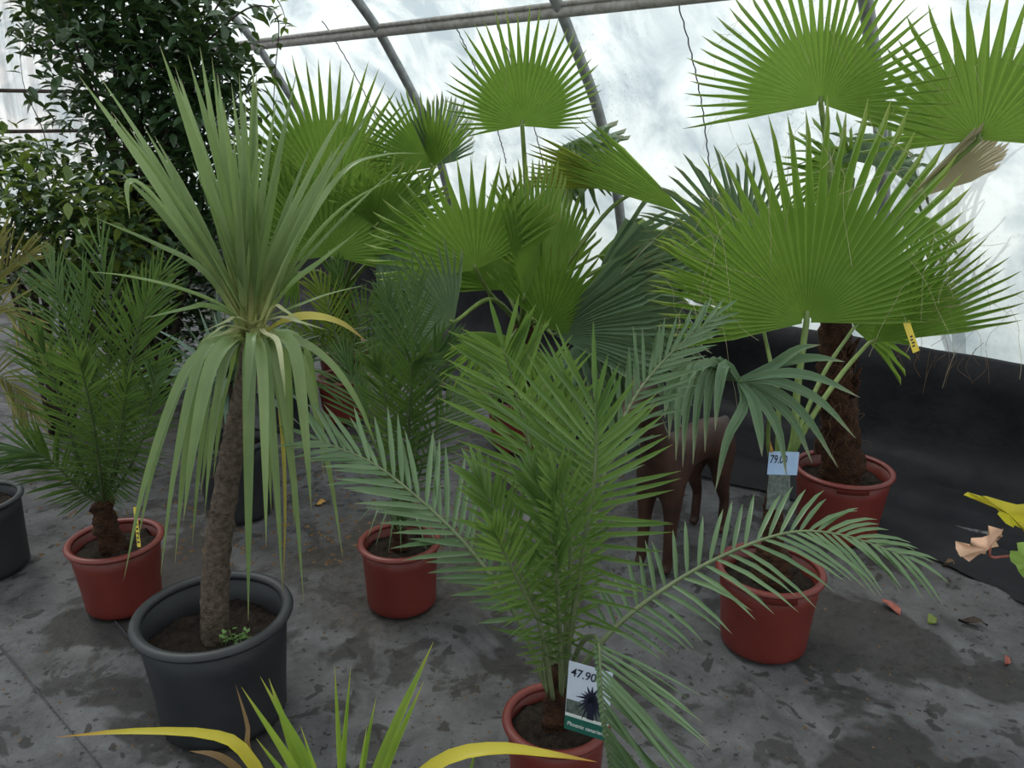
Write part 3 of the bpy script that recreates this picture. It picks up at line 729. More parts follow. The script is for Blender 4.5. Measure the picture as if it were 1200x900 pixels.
# ------------------------------------------------------------------ middle red pot: feather palm with low grassy fronds
t, c = potted('potted_feather_palm', 'slender dark feather palm in upright red pot with thin fronds brushing its rim', 'potted palm', (468, 632), .24)
pot(t, c, .14, .24, soil_drop=.04, taper=.84, lip=False)
Ym = c.y
bs = c + Vector((0, 0, .24))
rough_trunk(t, [c + Vector((0, 0, .17)), bs, bs + Vector((0, 0, .06))], .035, .022, 'trunk_fibre', 'stump', rough=.35)
for pts, mt, L in [([(476, 540, .05), (482, 470, .1), (486, 400, .15), (484, 335, .2)], 'frond_dark', .22), ([(485, 540, .02), (497, 470, .05), (508, 420, .08), (525, 400, .1)], 'frond_dark', .16),
                   ([(462, 550, .0), (455, 490, 0), (448, 445, .0), (440, 425, .0)], 'frond_dark', .15), ([(478, 530, -.05), (480, 480, -.08), (483, 430, -.1), (490, 425, -.1)], 'frond_dark', .15),
                   ([(490, 560, .05), (515, 500, .12), (535, 470, .2), (560, 450, .3)], 'frond_dark', .2), ([(455, 560, .1), (430, 500, .2), (415, 450, .3), (405, 420, .35)], 'frond_dark', .2),
                   ([(470, 500, .12), (468, 440, .2), (465, 390, .26), (455, 345, .3)], 'frond_dark', .2)]:
    pinnate(t, [bs] + [(x, y, Ym + d) for x, y, d in pts], mt, 26, L, .0095, vee=26, t0=.18, ang0=60, ang1=18, rr=.005, up=Vector((uni(-.4, .4), -1, .4)), rmat='petiole_dark')
for k, (x1, y1) in enumerate([(430, 632), (440, 640), (455, 648), (420, 610), (500, 645), (515, 640), (505, 625), (545, 690), (590, 688), (436, 598), (520, 610), (470, 650), (535, 660)]):
    strap(t, [bs + Vector((uni(-.02, .02), uni(-.02, .02), .02)), ((468 + x1) / 2, 590 + 10 * (k % 3), Ym - .08), (x1, y1, Ym - .2 + .04 * (k % 4))], .008, 'frond_grey', n=10)

# ------------------------------------------------------------------ right red pot: young fan palm whose big fans face the viewer
t, c = potted('potted_fan_palm', 'young fan palm with one huge bright fan and a limp leaf, blue label on stem', 'potted palm', (903, 664), .27)
pot(t, c, .165, .27, soil_drop=.045, taper=.8)
Yr = c.y
rough_trunk(t, [c + Vector((0, 0, .2)), c + Vector((.0, 0, .29)), c + Vector((.005, .0, .33))], .06, .045, 'trunk_fibre', 'bulb', rough=.3)
rough_trunk(t, [c + Vector((0, 0, .30)), P(906, 600, Yr), P(910, 560, Yr)], .032, .024, 'trunk_fibre', 'stem', rough=.25)
bs = P(910, 572, Yr)
fan(t, bs, (945, 378, Yr + .1), (958, 116, Yr + .02), 'fan', roll=20, spread=192, N=40, droop=.01, uni_=.56, pet=[(930, 520, Yr), (934, 460, Yr + .05)], petr=.012, side_len=.62, threads=40, cup=.05)
fan(t, bs, (1017, 403, Yr + .2), (1168, 288, Yr + .1), 'fan', roll=15, spread=62, N=18, droop=.03, uni_=.62, pet=[(945, 500, Yr), (985, 440, Yr + .1)], petr=.008, side_len=.85, threads=24, fold=12)
limp_fan(t, bs, (866, 446, Yr - .06), [(900, 520, Yr - .05), (900, 470, Yr - .06)], 'fan_grey',
         [[(850, 427), (842, 460), (838, 505)], [(842, 424), (830, 465), (826, 530)], [(834, 424), (818, 470), (812, 545)], [(826, 426), (806, 470), (800, 548)], [(818, 428), (797, 470), (792, 540)], [(811, 431), (789, 465), (784, 515)], [(804, 436), (784, 458), (779, 490)],
          [(915, 426), (955, 420), (990, 424)], [(915, 438), (960, 444), (1008, 466)], [(910, 448), (960, 470), (1003, 514)], [(905, 458), (945, 490), (982, 548)], [(898, 464), (930, 495), (952, 543)], [(890, 468), (912, 505), (922, 560)], [(882, 470), (890, 505), (893, 535)], [(872, 475), (852, 515), (838, 577)], [(905, 430), (935, 410), (962, 404)]], Yr - .1)
fan(t, bs, (892, 375, Yr + .25), (850, 215, Yr + .45), 'fan', roll=35, spread=130, N=26, droop=.1, uni_=.55, pet=[(912, 470, Yr + .08), (902, 420, Yr + .18)], petr=.007)
fan(t, bs, (1000, 385, Yr + .35), (1085, 300, Yr + .5), 'fan', roll=40, spread=140, N=24, droop=.1, uni_=.55, petr=.007)
lb = thing('price_label', 'pale blue plant label with handwritten price tied to the young fan palm stem', 'plant label', P(898, 590, Yr - .08))
f0 = P(899, 556, Yr - .07); e1 = (P(934, 557, Yr - .06) - f0); ww_ = e1.length; e1.normalize(); e2 = P(894, 531, Yr - .06) - f0; e2 = e2 - e1 * e2.dot(e1); hh = e2.length * 1.1; e2.normalize(); fm = (f0, e1, e2, e1.cross(e2))
card('card', fm, ww_, hh, .001, 'blue_card', lb)
text_on('price_writing', '79.00', hh * .5, 'ink', fm, lb, (.003, hh * .5), .1, .7)
# lower crumpled printed half of the label
V, Fc = [], []
for j in range(6):
    for i in range(7):
        V.append(f0 + e1 * (ww_ * (i / 6 * .75 + .06)) - e2 * (hh * 1.5 * j / 5) + e1.cross(e2) * (.012 * noise.noise(Vector((i * .9, j * .8, 4)))))
for j in range(5):
    for i in range(6): Fc.append((j * 7 + i, (j + 1) * 7 + i, (j + 1) * 7 + i + 1, j * 7 + i + 1))
mesh('crumpled_half', V, Fc, M['grey_print'], lb)
ptip = P(902, 530, Yr - .06)
mesh('red_clip', [ptip, ptip + e1 * .012, ptip + e2 * .035 - e1 * .002, ptip + e1 * .004 + Vector((0, -.006, .01))], [(0, 1, 2), (0, 3, 2), (1, 2, 3)], M['dead_orange'], lb)
tg = thing('plant_tag', 'yellow tag with black print dangling from a fan leaf against the film', 'plant tag', P(1072, 415, Yr + .1))
f0 = P(1070, 414, Yr + .1); e2 = P(1058, 378, Yr + .1) - f0; hh = e2.length; e2.normalize(); e1 = Vector((1, 0, 0)); e1 = (e1 - e2 * e1.dot(e2)).normalized(); fm = (f0, e1, e2, e1.cross(e2))
card('strip', fm, .02, hh, .0008, 'yellow_tag', tg)
for k in range(4): card('print_mark', fm, .008, .005, .0003, 'ink', tg, (.004 + .002 * (k % 2), hh * (.18 + .1 * k)), .0006)

# ------------------------------------------------------------------ far right red pot: taller fan palm with brown fibrous trunk
t, c = potted('potted_fan_palm', 'tall fan palm with shaggy brown trunk in red pot by the black skirt', 'potted palm', (989, 547), .28)
pot(t, c, .19, .28, soil_drop=.05, taper=.8)
Yf = c.y
rough_trunk(t, [c + Vector((0, 0, .2)), P(985, 520, Yf), P(980, 460, Yf), P(978, 400, Yf), P(982, 340, Yf)], .085, .05, 'trunk_fibre', n=40, sides=14, rough=.25, freq=22)
trf = t.children[-1]
for k in range(14):   # cut leaf bases on the trunk
    px = uni(957, 1003); py = uni(400, 535); q = P(px, py, Yf - .05)
    d = Vector((math.copysign(1, px - 980) * uni(.01, .03), -.02, .07)); tube('leaf_base', [q, q + d * .6, q + d], lambda u: .014 * (1.1 - .8 * u), M['trunk_fibre'], trf, 6)
for k in range(26):
    q = P(uni(955, 1008), uni(395, 520), Yf - .07); d = Vector((uni(-.05, .05), uni(-.03, .0), uni(-.08, .02)))
    tube('fibre', catmull([q, q + d * .6 + Vector((uni(-.03, .03), 0, 0)), q + d + Vector((0, 0, -.03))], 8), .0009, M['fibre_brown'], trf, 3)
bs = P(982, 345, Yf)
fan(t, bs, (962, 122, Yf - .05), (975, -60, Yf - .15), 'fan', roll=-20, spread=200, N=40, droop=.02, uni_=.5, pet=[(980, 300, Yf), (972, 200, Yf)], petr=.012, side_len=.95, threads=25, cup=.08, fold=14)
fan(t, bs, (1147, 164, Yf - .25), (1160, -20, Yf - .35), 'fan', roll=-8, spread=190, N=27, droop=.04, uni_=.56, pet=[(1010, 300, Yf - .05), (1080, 225, Yf - .15)], petr=.012, side_len=.8, threads=14)
fan(t, bs, (1058, 238, Yf - .1), (1180, 158, Yf - .2), 'fan_dry', roll=62, spread=60, N=14, droop=.03, uni_=.7, pet=[(1000, 310, Yf), (1030, 270, Yf)], petr=.009)
fan(t, bs, (1060, 245, Yf + .05), (1110, 300, Yf - .1), 'fan', roll=-50, spread=90, N=16, droop=.2, uni_=.5, pet=[(1000, 310, Yf), (1030, 270, Yf)], petr=.009)
fan(t, bs, (868, 300, Yf + .1), (800, 178, Yf + .2), 'fan_grey', roll=25, spread=160, N=30, droop=.12, uni_=.55, pet=[(960, 345, Yf), (910, 330, Yf)], petr=.009)
fan(t, bs, (1035, 200, Yf + .2), (1035, 110, Yf + .4), 'fan_grey', roll=40, spread=150, N=26, droop=.5, uni_=.55, petr=.01)
fan(t, bs, (1000, 210, Yf + .25), (905, 170, Yf + .5), 'fan', roll=-30, spread=150, N=26, droop=.4, uni_=.5, petr=.01)
for k in range(22):   # long threads hanging off the fans against the skirt
    x = uni(1000, 1160); y = uni(380, 420); q = P(x, y, Yf - .2); L = uni(.04, .16)
    tube('hanging_fibre', catmull([q, q + Vector((uni(-.03, .03), 0, -L * .5)), q + Vector((uni(-.04, .04), 0, -L))], 8), .0008, M['fibre_brown'], trf, 3)

# ------------------------------------------------------------------ centre back fan palm
t, c = potted('potted_fan_palm', 'tall many-leaved fan palm in red pot behind the front feather palm', 'potted palm', (612, 462), .27)
pot(t, c, .19, .27, soil_drop=.05)
Yk = c.y
rough_trunk(t, [c + Vector((0, 0, .2)), P(612, 430, Yk), P(612, 380, Yk)], .09, .06, 'trunk_fibre', n=24, sides=12, rough=.25, freq=20)
bs = P(612, 385, Yk)
fan(t, bs, (612, 148, Yk - .1), (612, 4, Yk - .25), 'fan', roll=8, spread=190, N=36, droop=.04, uni_=.55, pet=[(620, 300, Yk), (616, 210, Yk - .05)], petr=.013, pmat='petiole', side_len=.52, threads=8, cup=.06)
fan(t, bs, (558, 316, Yk - .45), (508, 186, Yk - .6), 'fan', roll=-6, spread=158, N=24, droop=.04, uni_=.56, pet=[(600, 370, Yk - .1), (575, 345, Yk - .3)], petr=.011, side_len=.78)
fan(t, bs, (614, 352, Yk - .42), (626, 186, Yk - .5), 'fan', roll=35, spread=40, N=13, droop=.03, uni_=.66, petr=.011)
fan(t, bs, (640, 340, Yk - .05), (632, 190, Yk + .05), 'fan', roll=45, spread=120, N=26, droop=.06, uni_=.6, petr=.011)
fan(t, bs, (652, 190, Yk + .1), (740, 148, Yk + .2), 'fan_grey', roll=55, spread=170, N=28, droop=.45, uni_=.7, pet=[(625, 300, Yk), (640, 230, Yk + .05)], petr=.011, pmat='petiole')
fan(t, bs, (748, 222, Yk + .0), (616, 184, Yk - .15), 'fan_yellow', roll=-10, spread=26, N=11, droop=.04, uni_=.75, pet=[(650, 330, Yk), (710, 250, Yk)], petr=.011, pmat='petiole')
fan(t, bs, (805, 252, Yk - .1), (660, 158, Yk - .2), 'fan', roll=-10, spread=27, N=14, droop=.06, uni_=.66, pet=[(660, 340, Yk), (750, 290, Yk)], petr=.011, pmat='petiole')
fan(t, bs, (640, 385, Yk - .35), (700, 290, Yk - .45), 'fan', roll=10, spread=150, N=26, droop=.05, uni_=.62, petr=.01, side_len=.85)
fan(t, bs, (648, 392, Yk - .3), (808, 352, Yk - .75), 'fan_grey', roll=0, spread=66, N=24, droop=.12, uni_=.72, petr=.01)
fan(t, bs, (690, 345, Yk + .1), (842, 356, Yk - .5), 'fan_grey', roll=0, spread=130, N=34, droop=.25, uni_=.75, petr=.01)
fan(t, bs, (532, 378, Yk - .9), (425, 322, Yk - 1.02), 'fan_grey', roll=0, spread=140, N=24, droop=.12, uni_=.5, petr=.01)
fan(t, bs, (700, 300, Yk + .2), (850, 290, Yk + .1), 'fan', roll=-60, spread=130, N=28, droop=.15, uni_=.7, petr=.01)
fan(t, bs, (590, 340, Yk + .1), (560, 230, Yk + .25), 'fan', roll=30, spread=160, N=28, droop=.1, uni_=.6, petr=.01)
fan(t, bs, (660, 240, Yk + .3), (640, 225, Yk + .75), 'fan', roll=10, spread=180, N=30, droop=.1, uni_=.6, petr=.01)
fan(t, bs, (600, 395, Yk - .1), (560, 450, Yk - .5), 'fan', roll=20, spread=160, N=28, droop=.3, uni_=.6, petr=.01)
fan(t, bs, (680, 400, Yk - .05), (720, 430, Yk - .5), 'fan_grey', roll=-20, spread=160, N=28, droop=.3, uni_=.6, petr=.01)

# ------------------------------------------------------------------ left back fan palm
t, c = potted('potted_fan_palm', 'fan palm in red pot behind the cordyline, upright fans against the film', 'potted palm', (405, 405), .26)
pot(t, c, .18, .26, soil_drop=.05)
Yb = c.y
rough_trunk(t, [c + Vector((0, 0, .2)), P(402, 380, Yb), P(400, 340, Yb)], .08, .06, 'trunk_fibre', n=20, sides=12, rough=.25, freq=20)
bs = P(400, 345, Yb)
fan(t, bs, (388, 232, Yb - .3), (378, 58, Yb - .4), 'fan', roll=-4, spread=185, N=38, droop=.04, uni_=.55, petr=.013, side_len=.72)
fan(t, bs, (385, 300, Yb - .5), (395, 175, Yb - .65), 'fan', roll=10, spread=200, N=34, droop=.06, uni_=.65, petr=.012)
fan(t, bs, (508, 196, Yb - .4), (455, 108, Yb - .5), 'fan', roll=-28, spread=150, N=30, droop=.06, uni_=.58, pet=[(430, 310, Yb - .1), (490, 250, Yb - .3)], petr=.012, pmat='petiole')
fan(t, bs, (506, 196, Yb - .35), (540, 112, Yb - .3), 'fan_grey', roll=50, spread=120, N=22, droop=.05, uni_=.5, pet=[(430, 310, Yb - .1), (490, 250, Yb - .3)], petr=.011, pmat='petiole')
fan(t, bs, (440, 265, Yb - .5), (500, 180, Yb - .6), 'fan', roll=30, spread=160, N=28, droop=.15, uni_=.6, petr=.012)
fan(t, bs, (345, 270, Yb - .4), (310, 180, Yb - .45), 'fan', roll=25, spread=150, N=26, droop=.1, uni_=.55, petr=.012)
fan(t, bs, (440, 300, Yb - .4), (520, 300, Yb - .5), 'fan_grey', roll=-30, spread=150, N=26, droop=.3, uni_=.6, petr=.012)
fan(t, bs, (350, 320, Yb - .5), (300, 330, Yb - .6), 'fan', roll=30, spread=150, N=26, droop=.3, uni_=.6, petr=.012)

# ------------------------------------------------------------------ darker plants standing between
t, c = potted('potted_feather_palm', 'small yellowish palm in red pot between cordyline and left fan palm', 'potted plant', (402, 440), .25)
pot(t, c, .15, .25, soil_drop=.04)
Yy = c.y; bs = c + Vector((0, 0, .27))
for pts, mt in [([(395, 400, 0), (385, 360, 0), (372, 335, 0)], 'frond_yellow'), ([(415, 400, 0), (425, 370, 0), (440, 350, -.05)], 'frond'), ([(400, 395, .1), (400, 350, .1), (395, 315, .1)], 'frond'),
                ([(425, 410, -.05), (445, 395, -.1), (455, 390, -.15)], 'frond'), ([(380, 405, -.05), (360, 390, -.1), (345, 395, -.15)], 'frond_yellow'), ([(410, 410, -.1), (425, 420, -.25), (430, 450, -.35)], 'frond')]:
    pinnate(t, [bs] + [(x, y, Yy + d) for x, y, d in pts], mt, 18, .22, .014, vee=25, t0=.2, ang0=58, ang1=18, rr=.007, up=Vector((uni(-.3, .3), -1, .5)))
t, c = potted('potted_yucca', 'blue-grey spiky plant in large black pot right behind the slanting trunk', 'potted plant', (272, 512), .34)
pot(t, c, .16, .34, 'black', soil_drop=.05, taper=.85, rim=.014)
Ys = c.y; bs = c + Vector((0, 0, .32))
rough_trunk(t, [c + Vector((0, 0, .26)), c + Vector((0, 0, .5)), P(265, 445, Ys)], .03, .025, 'trunk_shrub', rough=.2)
bs = P(265, 450, Ys)
for k in range(54):
    a = uni(0, 2 * math.pi); e = uni(-.3, 1.3); L = uni(.32, .46)
    d = Vector((math.cos(a) * math.cos(e), math.sin(a) * math.cos(e), math.sin(e)))
    b1 = bs + Vector((0, 0, uni(-.04, .05)))
    strap(t, [b1, b1 + d * L * .5 + Vector((0, 0, .01)), b1 + d * L + Vector((0, 0, -.05 * (1.2 - e)))], .022, 'blue_spike', n=7, fold=.4)
t, c = potted('potted_shrub', 'low leafy shrub in black pot against the far black skirt', 'potted plant', (330, 440), .28)
pot(t, c, .16, .28, 'black', soil_drop=.05)
Yq = c.y
for k in range(30):
    a = uni(0, 6.28); e = uni(.1, 1.4); L = uni(.3, .6); d = Vector((math.cos(a) * math.cos(e), math.sin(a) * math.cos(e), math.sin(e))); b1 = c + Vector((0, 0, .25))
    strap(t, [b1, b1 + d * L * .55, b1 + d * L + Vector((0, 0, -.12))], .025, 'frond_dark', n=8, fold=.4)

# ------------------------------------------------------------------ olive palm at the left edge
t, c = potted('potted_feather_palm', 'olive-yellow feather palm in black pot beside the pale end wall', 'potted palm', (-70, 500), .28)
pot(t, c, .16, .28, 'black', soil_drop=.05)
Yo = c.y; bs = c + Vector((0, 0, .3))
for pts in [[(-50, 430, 0), (-25, 350, 0), (0, 280, 0)], [(-45, 430, 0), (0, 360, -.05), (45, 400, -.1)], [(-60, 420, .05), (-50, 330, .1), (-40, 260, .1)], [(-40, 450, -.1), (0, 440, -.2), (35, 480, -.25)], [(-50, 420, .1), (-5, 330, .15), (30, 300, .2)]]:
    pinnate(t, [bs] + [(x, y, Yo + d) for x, y, d in pts], 'frond_brown', 26, .26, .012, vee=30, t0=.15, ang0=58, ang1=18, rr=.007, up=Vector((0, -1, .5)))

# ------------------------------------------------------------------ broad-leaved shrubs at the back left
def unit_leaf(name, mat, L=1.0, wd=.46):
    V, Fc, T = [], [], []
    for q, wq in ((0, .0), (.18, .55), (.42, 1.0), (.7, .72), (1, 0)):
        y = L * q; z = -.18 * L * q * q
        if wq == 0: V.append((0, y, z))
        else: V += [(-wd / 2 * wq, y, z + .09 * wq), (0, y, z), (wd / 2 * wq, y, z + .09 * wq)]
    Fc = [(0, 2, 1), (0, 3, 2), (1, 2, 5, 4), (2, 3, 6, 5), (4, 5, 8, 7), (5, 6, 9, 8), (7, 8, 10), (8, 9, 10)]
    me = bpy.data.meshes.new(name); me.from_pydata(V, [], Fc); me.materials.append(mat); me.polygons.foreach_set('use_smooth', [True] * len(Fc)); return me
def shrub(name, label, cat, base, blobs, mats, nleaf, lsize, nbranch, stem_r=.03, forks=None):
    t = thing(name, label, cat, base)
    tips = []
    for k in range(nbranch):
        bc, br = random.choice(blobs); 
        d = Vector((random.gauss(0, 1), random.gauss(0, 1), random.gauss(0, 1))).normalized() * uni(.5, 1.0)
        e = bc + Vector((d.x * br.x, d.y * br.y, d.z * br.z))
        b_ = base + Vector((uni(-.05, .05), uni(-.05, .05), 0)); m1 = b_.lerp(bc, .5) + Vector((uni(-.1, .1), uni(-.1, .1), .1)); 
        tips.append((m1, e)); tube('branch', catmull([b_, m1, (m1 + e) / 2 + Vector((uni(-.1, .1), uni(-.1, .1), uni(0, .12))), e], 12), lambda u: stem_r * (1.05 - u) ** 1.2 * .6 + .002, M['trunk_shrub'], t, 5)
    um = [unit_leaf('leaf', M[m]) for m, _ in mats]
    L = []
    for k in range(nleaf):
        bc, br = random.choices(blobs, [b[1].x * b[1].y * b[1].z for b in blobs])[0]
        d = Vector((random.gauss(0, 1), random.gauss(0, 1), random.gauss(0, 1))).normalized() * (random.random() ** .42)
        p = bc + Vector((d.x * br.x, d.y * br.y, d.z * br.z)) * (1 + .25 * noise.noise(bc + d * 2.5))
        if p.z < .06: continue
        a = uni(0, 6.28); e = uni(-.9, .5); s = lsize * uni(.65, 1.25)
        rot = Matrix.Rotation(a, 3, 'Z') @ Matrix.Rotation(e, 3, 'X') @ Matrix.Rotation(uni(-.6, .6), 3, 'Y')
        mi = random.choices(range(len(mats)), [m[1] for m in mats])[0]
        L.append(((p - CAM).length / s, p, rot, s, mi))
    L.sort(key=lambda q: q[0])
    for _, p, rot, s, mi in L[:290]:
        o = bpy.data.objects.new('leaf', um[mi]); col.objects.link(o); o.parent = t; o.matrix_local = Matrix.Translation(p - base) @ (rot * s).to_4x4()
    for mi in range(len(mats)):
        V, Fc = [], []
        for _, p, rot, s, m2 in L[290:]:
            if m2 != mi: continue
            o = len(V); V += [p + rot @ (v.co * s) for v in um[mi].vertices]; Fc += [tuple(i + o for i in pg.vertices) for pg in um[mi].polygons]
        if V: f = mesh('foliage', V, Fc, M[mats[mi][0]], t); f['kind'] = 'stuff'
    return t
Ysh = 4.7
g = P(185, 470, Ysh); g.z = 0
tall_shrub = shrub('evergreen_shrub', 'tall dark glossy-leaved evergreen shrub reaching the tunnel roof', 'shrub', g,
      [(P(150, 60, Ysh), Vector((.52, .5, .5))), (P(215, 40, Ysh), Vector((.38, .45, .45))), (P(130, -40, Ysh), Vector((.5, .5, .4))), (P(180, 170, Ysh), Vector((.48, .45, .5))), (P(175, 290, Ysh + .1), Vector((.5, .4, .5))), (P(235, 230, Ysh), Vector((.3, .3, .5))), (P(70, 20, Ysh + .1), Vector((.28, .3, .25))), (P(230, 370, Ysh + .1), Vector((.4, .3, .45))), (P(250, 110, Ysh), Vector((.28, .35, .4))), (P(130, 380, Ysh + .1), Vector((.45, .3, .4)))],
      [('shrub', 1)], 7400, .09, 26, .035)
g = P(60, 430, 4.1); g.z = 0
low_shrub = shrub('evergreen_shrub', 'lower spreading shrub with grey-green and yellowish leaves in front of the pale end wall', 'shrub', g,
      [(P(40, 230, 4.1), Vector((.36, .35, .28))), (P(120, 250, 4.0), Vector((.34, .3, .26))), (P(60, 300, 4.0), Vector((.38, .3, .25))), (P(0, 180, 4.2), Vector((.2, .3, .2))), (P(150, 310, 4.1), Vector((.3, .3, .28)))],
      [('shrub', .55), ('shrub_light', .45)], 1900, .08, 22, .02)
# long leafy shoots of these shrubs
def shoot(sh, pts, nl, ls, mat='shrub'):
    pts = [P(*p) if not isinstance(p, Vector) else p for p in pts]
    c = catmull(pts, 30); st = tube('shoot', c, lambda u: .005 * (1.1 - u), M['trunk_shrub'], sh, 5); um = unit_leaf('leaf', M[mat])
    for k in range(nl):
        p = c[int((.25 + .75 * k / nl) * 30)]
        o = bpy.data.objects.new('leaf', um); col.objects.link(o); o.parent = st
        o.matrix_local = Matrix.Translation(p - sh.location) @ (Matrix.Rotation(uni(0, 6.28), 3, 'Z') @ Matrix.Rotation(uni(-.8, .3), 3, 'X') * (ls * uni(.7, 1.2))).to_4x4()
shoot(low_shrub, [low_shrub.location.copy(), (70, 300, 4.2), (55, 170, 4.3), (28, 100, 4.3), (22, 30, 4.3)], 16, .06)
shoot(tall_shrub, [(230, 60, 4.7), (290, 10, 4.6), (325, 20, 4.6), (322, 90, 4.5), (318, 170, 4.5), (312, 225, 4.5)], 26, .07)
shoot(tall_shrub, [(240, 30, 4.7), (275, -15, 4.6), (320, -5, 4.6), (335, 25, 4.6), (330, 35, 4.6)], 14, .065, 'shrub_light')

# ------------------------------------------------------------------ rusty four-legged animal figure behind the front palm
def animal():
    a = G(832, 616); b = G(742, 684)         # hind foot, fore foot
    o = a.copy(); o.z = 0
    ax = (b - a); ax.z = 0; ln = ax.length; ax.normalize(); sd_ = Vector((-ax.y, ax.x, 0))
    V, E, Rd = [], [], []
    def add(x, y, z, r, par=None):
        V.append(ax * x + sd_ * y + Vector((0, 0, z))); Rd.append(r)
        if par is not None: E.append((par, len(V) - 1))
        return len(V) - 1
    L = .52
    hip = add(.04, 0, .43, .085); belly = add(.22, 0, .43, .075, hip); chest = add(.42, 0, .44, .085, belly)
    n1 = add(.50, 0, .55, .05, chest); n2 = add(.54, 0, .66, .042, n1); hd = add(.60, 0, .70, .046, n2); mz = add(.70, 0, .66, .026, hd)
    for s in (-1, 1):
        k = add(.05, s * .055, .34, .058, hip); k2 = add(.07, s * .06, .26, .036, k); k3 = add(.015, s * .06, .15, .02, k2); k4 = add(.02, s * .06, .025, .02, k3); add(.045, s * .06, .012, .02, k4)
        k = add(.43, s * .055, .33, .045, chest); k2 = add(.43, s * .055, .2, .026, k); k3 = add(.44, s * .055, .03, .02, k2); add(.465, s * .055, .012, .02, k3)
        add(.59, s * .055, .78, .012, hd)
    tl = add(-.05, 0, .46, .02, hip); add(-.08, 0, .36, .012, tl)
    me = bpy.data.meshes.new('animal_figure'); me.from_pydata(V, E, []); 
    ob = bpy.data.objects.new('animal_figure', me); col.objects.link(ob); ob.location = o
    md = ob.modifiers.new('skin', 'SKIN'); 
    for i, sv in enumerate(me.skin_vertices[0].data): sv.radius = (Rd[i], Rd[i]); sv.use_root = (i == 0)
    md2 = ob.modifiers.new('sub', 'SUBSURF'); md2.levels = 2; md2.render_levels = 2
    me.materials.append(M['rust'])
    dg = bpy.context.evaluated_depsgraph_get(); m2 = bpy.data.meshes.new_from_object(ob.evaluated_get(dg)); ob.modifiers.clear(); ob.data = m2
    m2.materials.clear(); m2.materials.append(M['rust'])
    zmin = min(v.co.z for v in m2.vertices)
    ob.location.z = -zmin - .002
    m2.polygons.foreach_set('use_smooth', [True] * len(m2.polygons))
    ob['label'] = 'rust-brown four-legged animal figure standing on the sheet behind the front palm'; ob['category'] = 'statue'
animal()

# ------------------------------------------------------------------ sword-leaved plant at the front edge
Yz = 1.22
g = Vector((P(395, 900, Yz).x, Yz, 0))
t = thing('potted_flax', 'young flax with bright yellow-green sword leaves in front of the large black pot', 'potted plant', g)
pot(t, g, .11, .18, 'black', soil_drop=.03, lip=False)
def sword(tip, Yt, wd, mat='phormium', mid=None, bx=0, twist=0.0):
    b1 = g + Vector((uni(-.03, .03) + bx, uni(-.03, .03), .16)); tp = P(tip[0], tip[1], Yt)
    pts = [b1] + ([P(*m) for m in mid] if mid else [b1.lerp(tp, .5) + Vector((0, 0, .03))]) + [tp]
    strap(t, pts, wd, mat, n=14, fold=.5, base_w=.8, peak=.4, twist=twist)
for tip, dy, wd in [((283, 805), .0, .020), ((305, 793), .05, .022), ((315, 795), .08, .024), ((392, 780), .1, .012), ((411, 781), .02, .012), ((441, 816), -.03, .016), ((497, 798), .05, .020), ((508, 752), .16, .024), ((300, 865), -.05, .02), ((352, 850), -.1, .016), ((430, 850), -.12, .014)]:
    sword(tip, Yz + dy, wd)
sword((66, 864), Yz + .02, .024, 'phormium_yellow', mid=[(330, 960, Yz), (288, 885, Yz + .01), (245, 862, Yz + .02), (150, 858, Yz + .02)])
sword((276, 802), Yz + .06, .010, 'phormium_brown', mid=[(300, 900, Yz + .02), (290, 850, Yz + .04)])
sword((222, 880), Yz - .04, .022, 'phormium_brown', mid=[(300, 930, Yz), (260, 890, Yz - .02)])
sword((700, 893), Yz - .02, .030, 'phormium_yellow', mid=[(470, 940, Yz), (520, 893, Yz), (580, 879, Yz), (640, 884, Yz)])
sword((553, 866), Yz + .05, .008, 'phormium', mid=[(500, 960, Yz), (550, 905, Yz + .03)])

# ------------------------------------------------------------------ vine at the right edge
vb = Vector((.98, 1.32, 0))
t = thing('grape_vine', 'grape vine shoot with yellow, green and dry pink leaves beside the right red pot', 'vine', vb)
j1 = P(1215, 665, 1.22); j2 = P(1162, 653, 1.2)
tube('cane', catmull([vb, vb + Vector((.01, -.05, .3)), j1 + Vector((.03, 0, .0)), P(1230, 560, 1.22), P(1260, 450, 1.25)], 20), .006, M['dead_red'], t, 6)
tube('tendril', catmull([j1 + Vector((.02, 0, 0)), P(1190, 652, 1.21), j2, P(1160, 640, 1.2)], 10), .0022, M['dead_red'], t, 5)
def outline_leaf(name, pts, Y, mat, relief=.02, curl=0.0):
    pts = [P(x, y, Y + curl * (x - pts[0][0]) / 60) for x, y in pts]; n = len(pts)
    ctr = sum(pts, Vector()) / n; V = [ctr + Vector((0, -relief, 0))]; Fc = []
    for f in (.5, 1.0):
        for i, p in enumerate(pts): V.append(ctr.lerp(p, f) + Vector((0, -relief * (1 - f) * .8 + relief * .6 * math.sin(i * 2.4) * f, 0)))
    for i in range(n):
        j = (i + 1) % n; Fc.append((0, 1 + i, 1 + j)); Fc.append((1 + i, 1 + n + i, 1 + n + j, 1 + j))
    o = mesh(name, V, Fc, M[mat], t)
    return o
outline_leaf('leaf', [(1129, 580), (1136, 578), (1146, 579), (1158, 583), (1172, 586), (1190, 590), (1210, 592), (1235, 600), (1238, 625), (1215, 640), (1200, 620), (1192, 618), (1186, 617), (1178, 613), (1171, 604), (1168, 597), (1160, 590), (1150, 583), (1140, 581)], 1.22, 'vine_yellow', .012, .03)
outline_leaf('leaf', [(1183, 652), (1186, 647), (1190, 643), (1194, 638), (1205, 634), (1225, 636), (1245, 650), (1250, 675), (1230, 695), (1210, 690), (1199, 677), (1196, 672), (1192, 668), (1190, 662), (1187, 660)], 1.2, 'vine_green', .012)
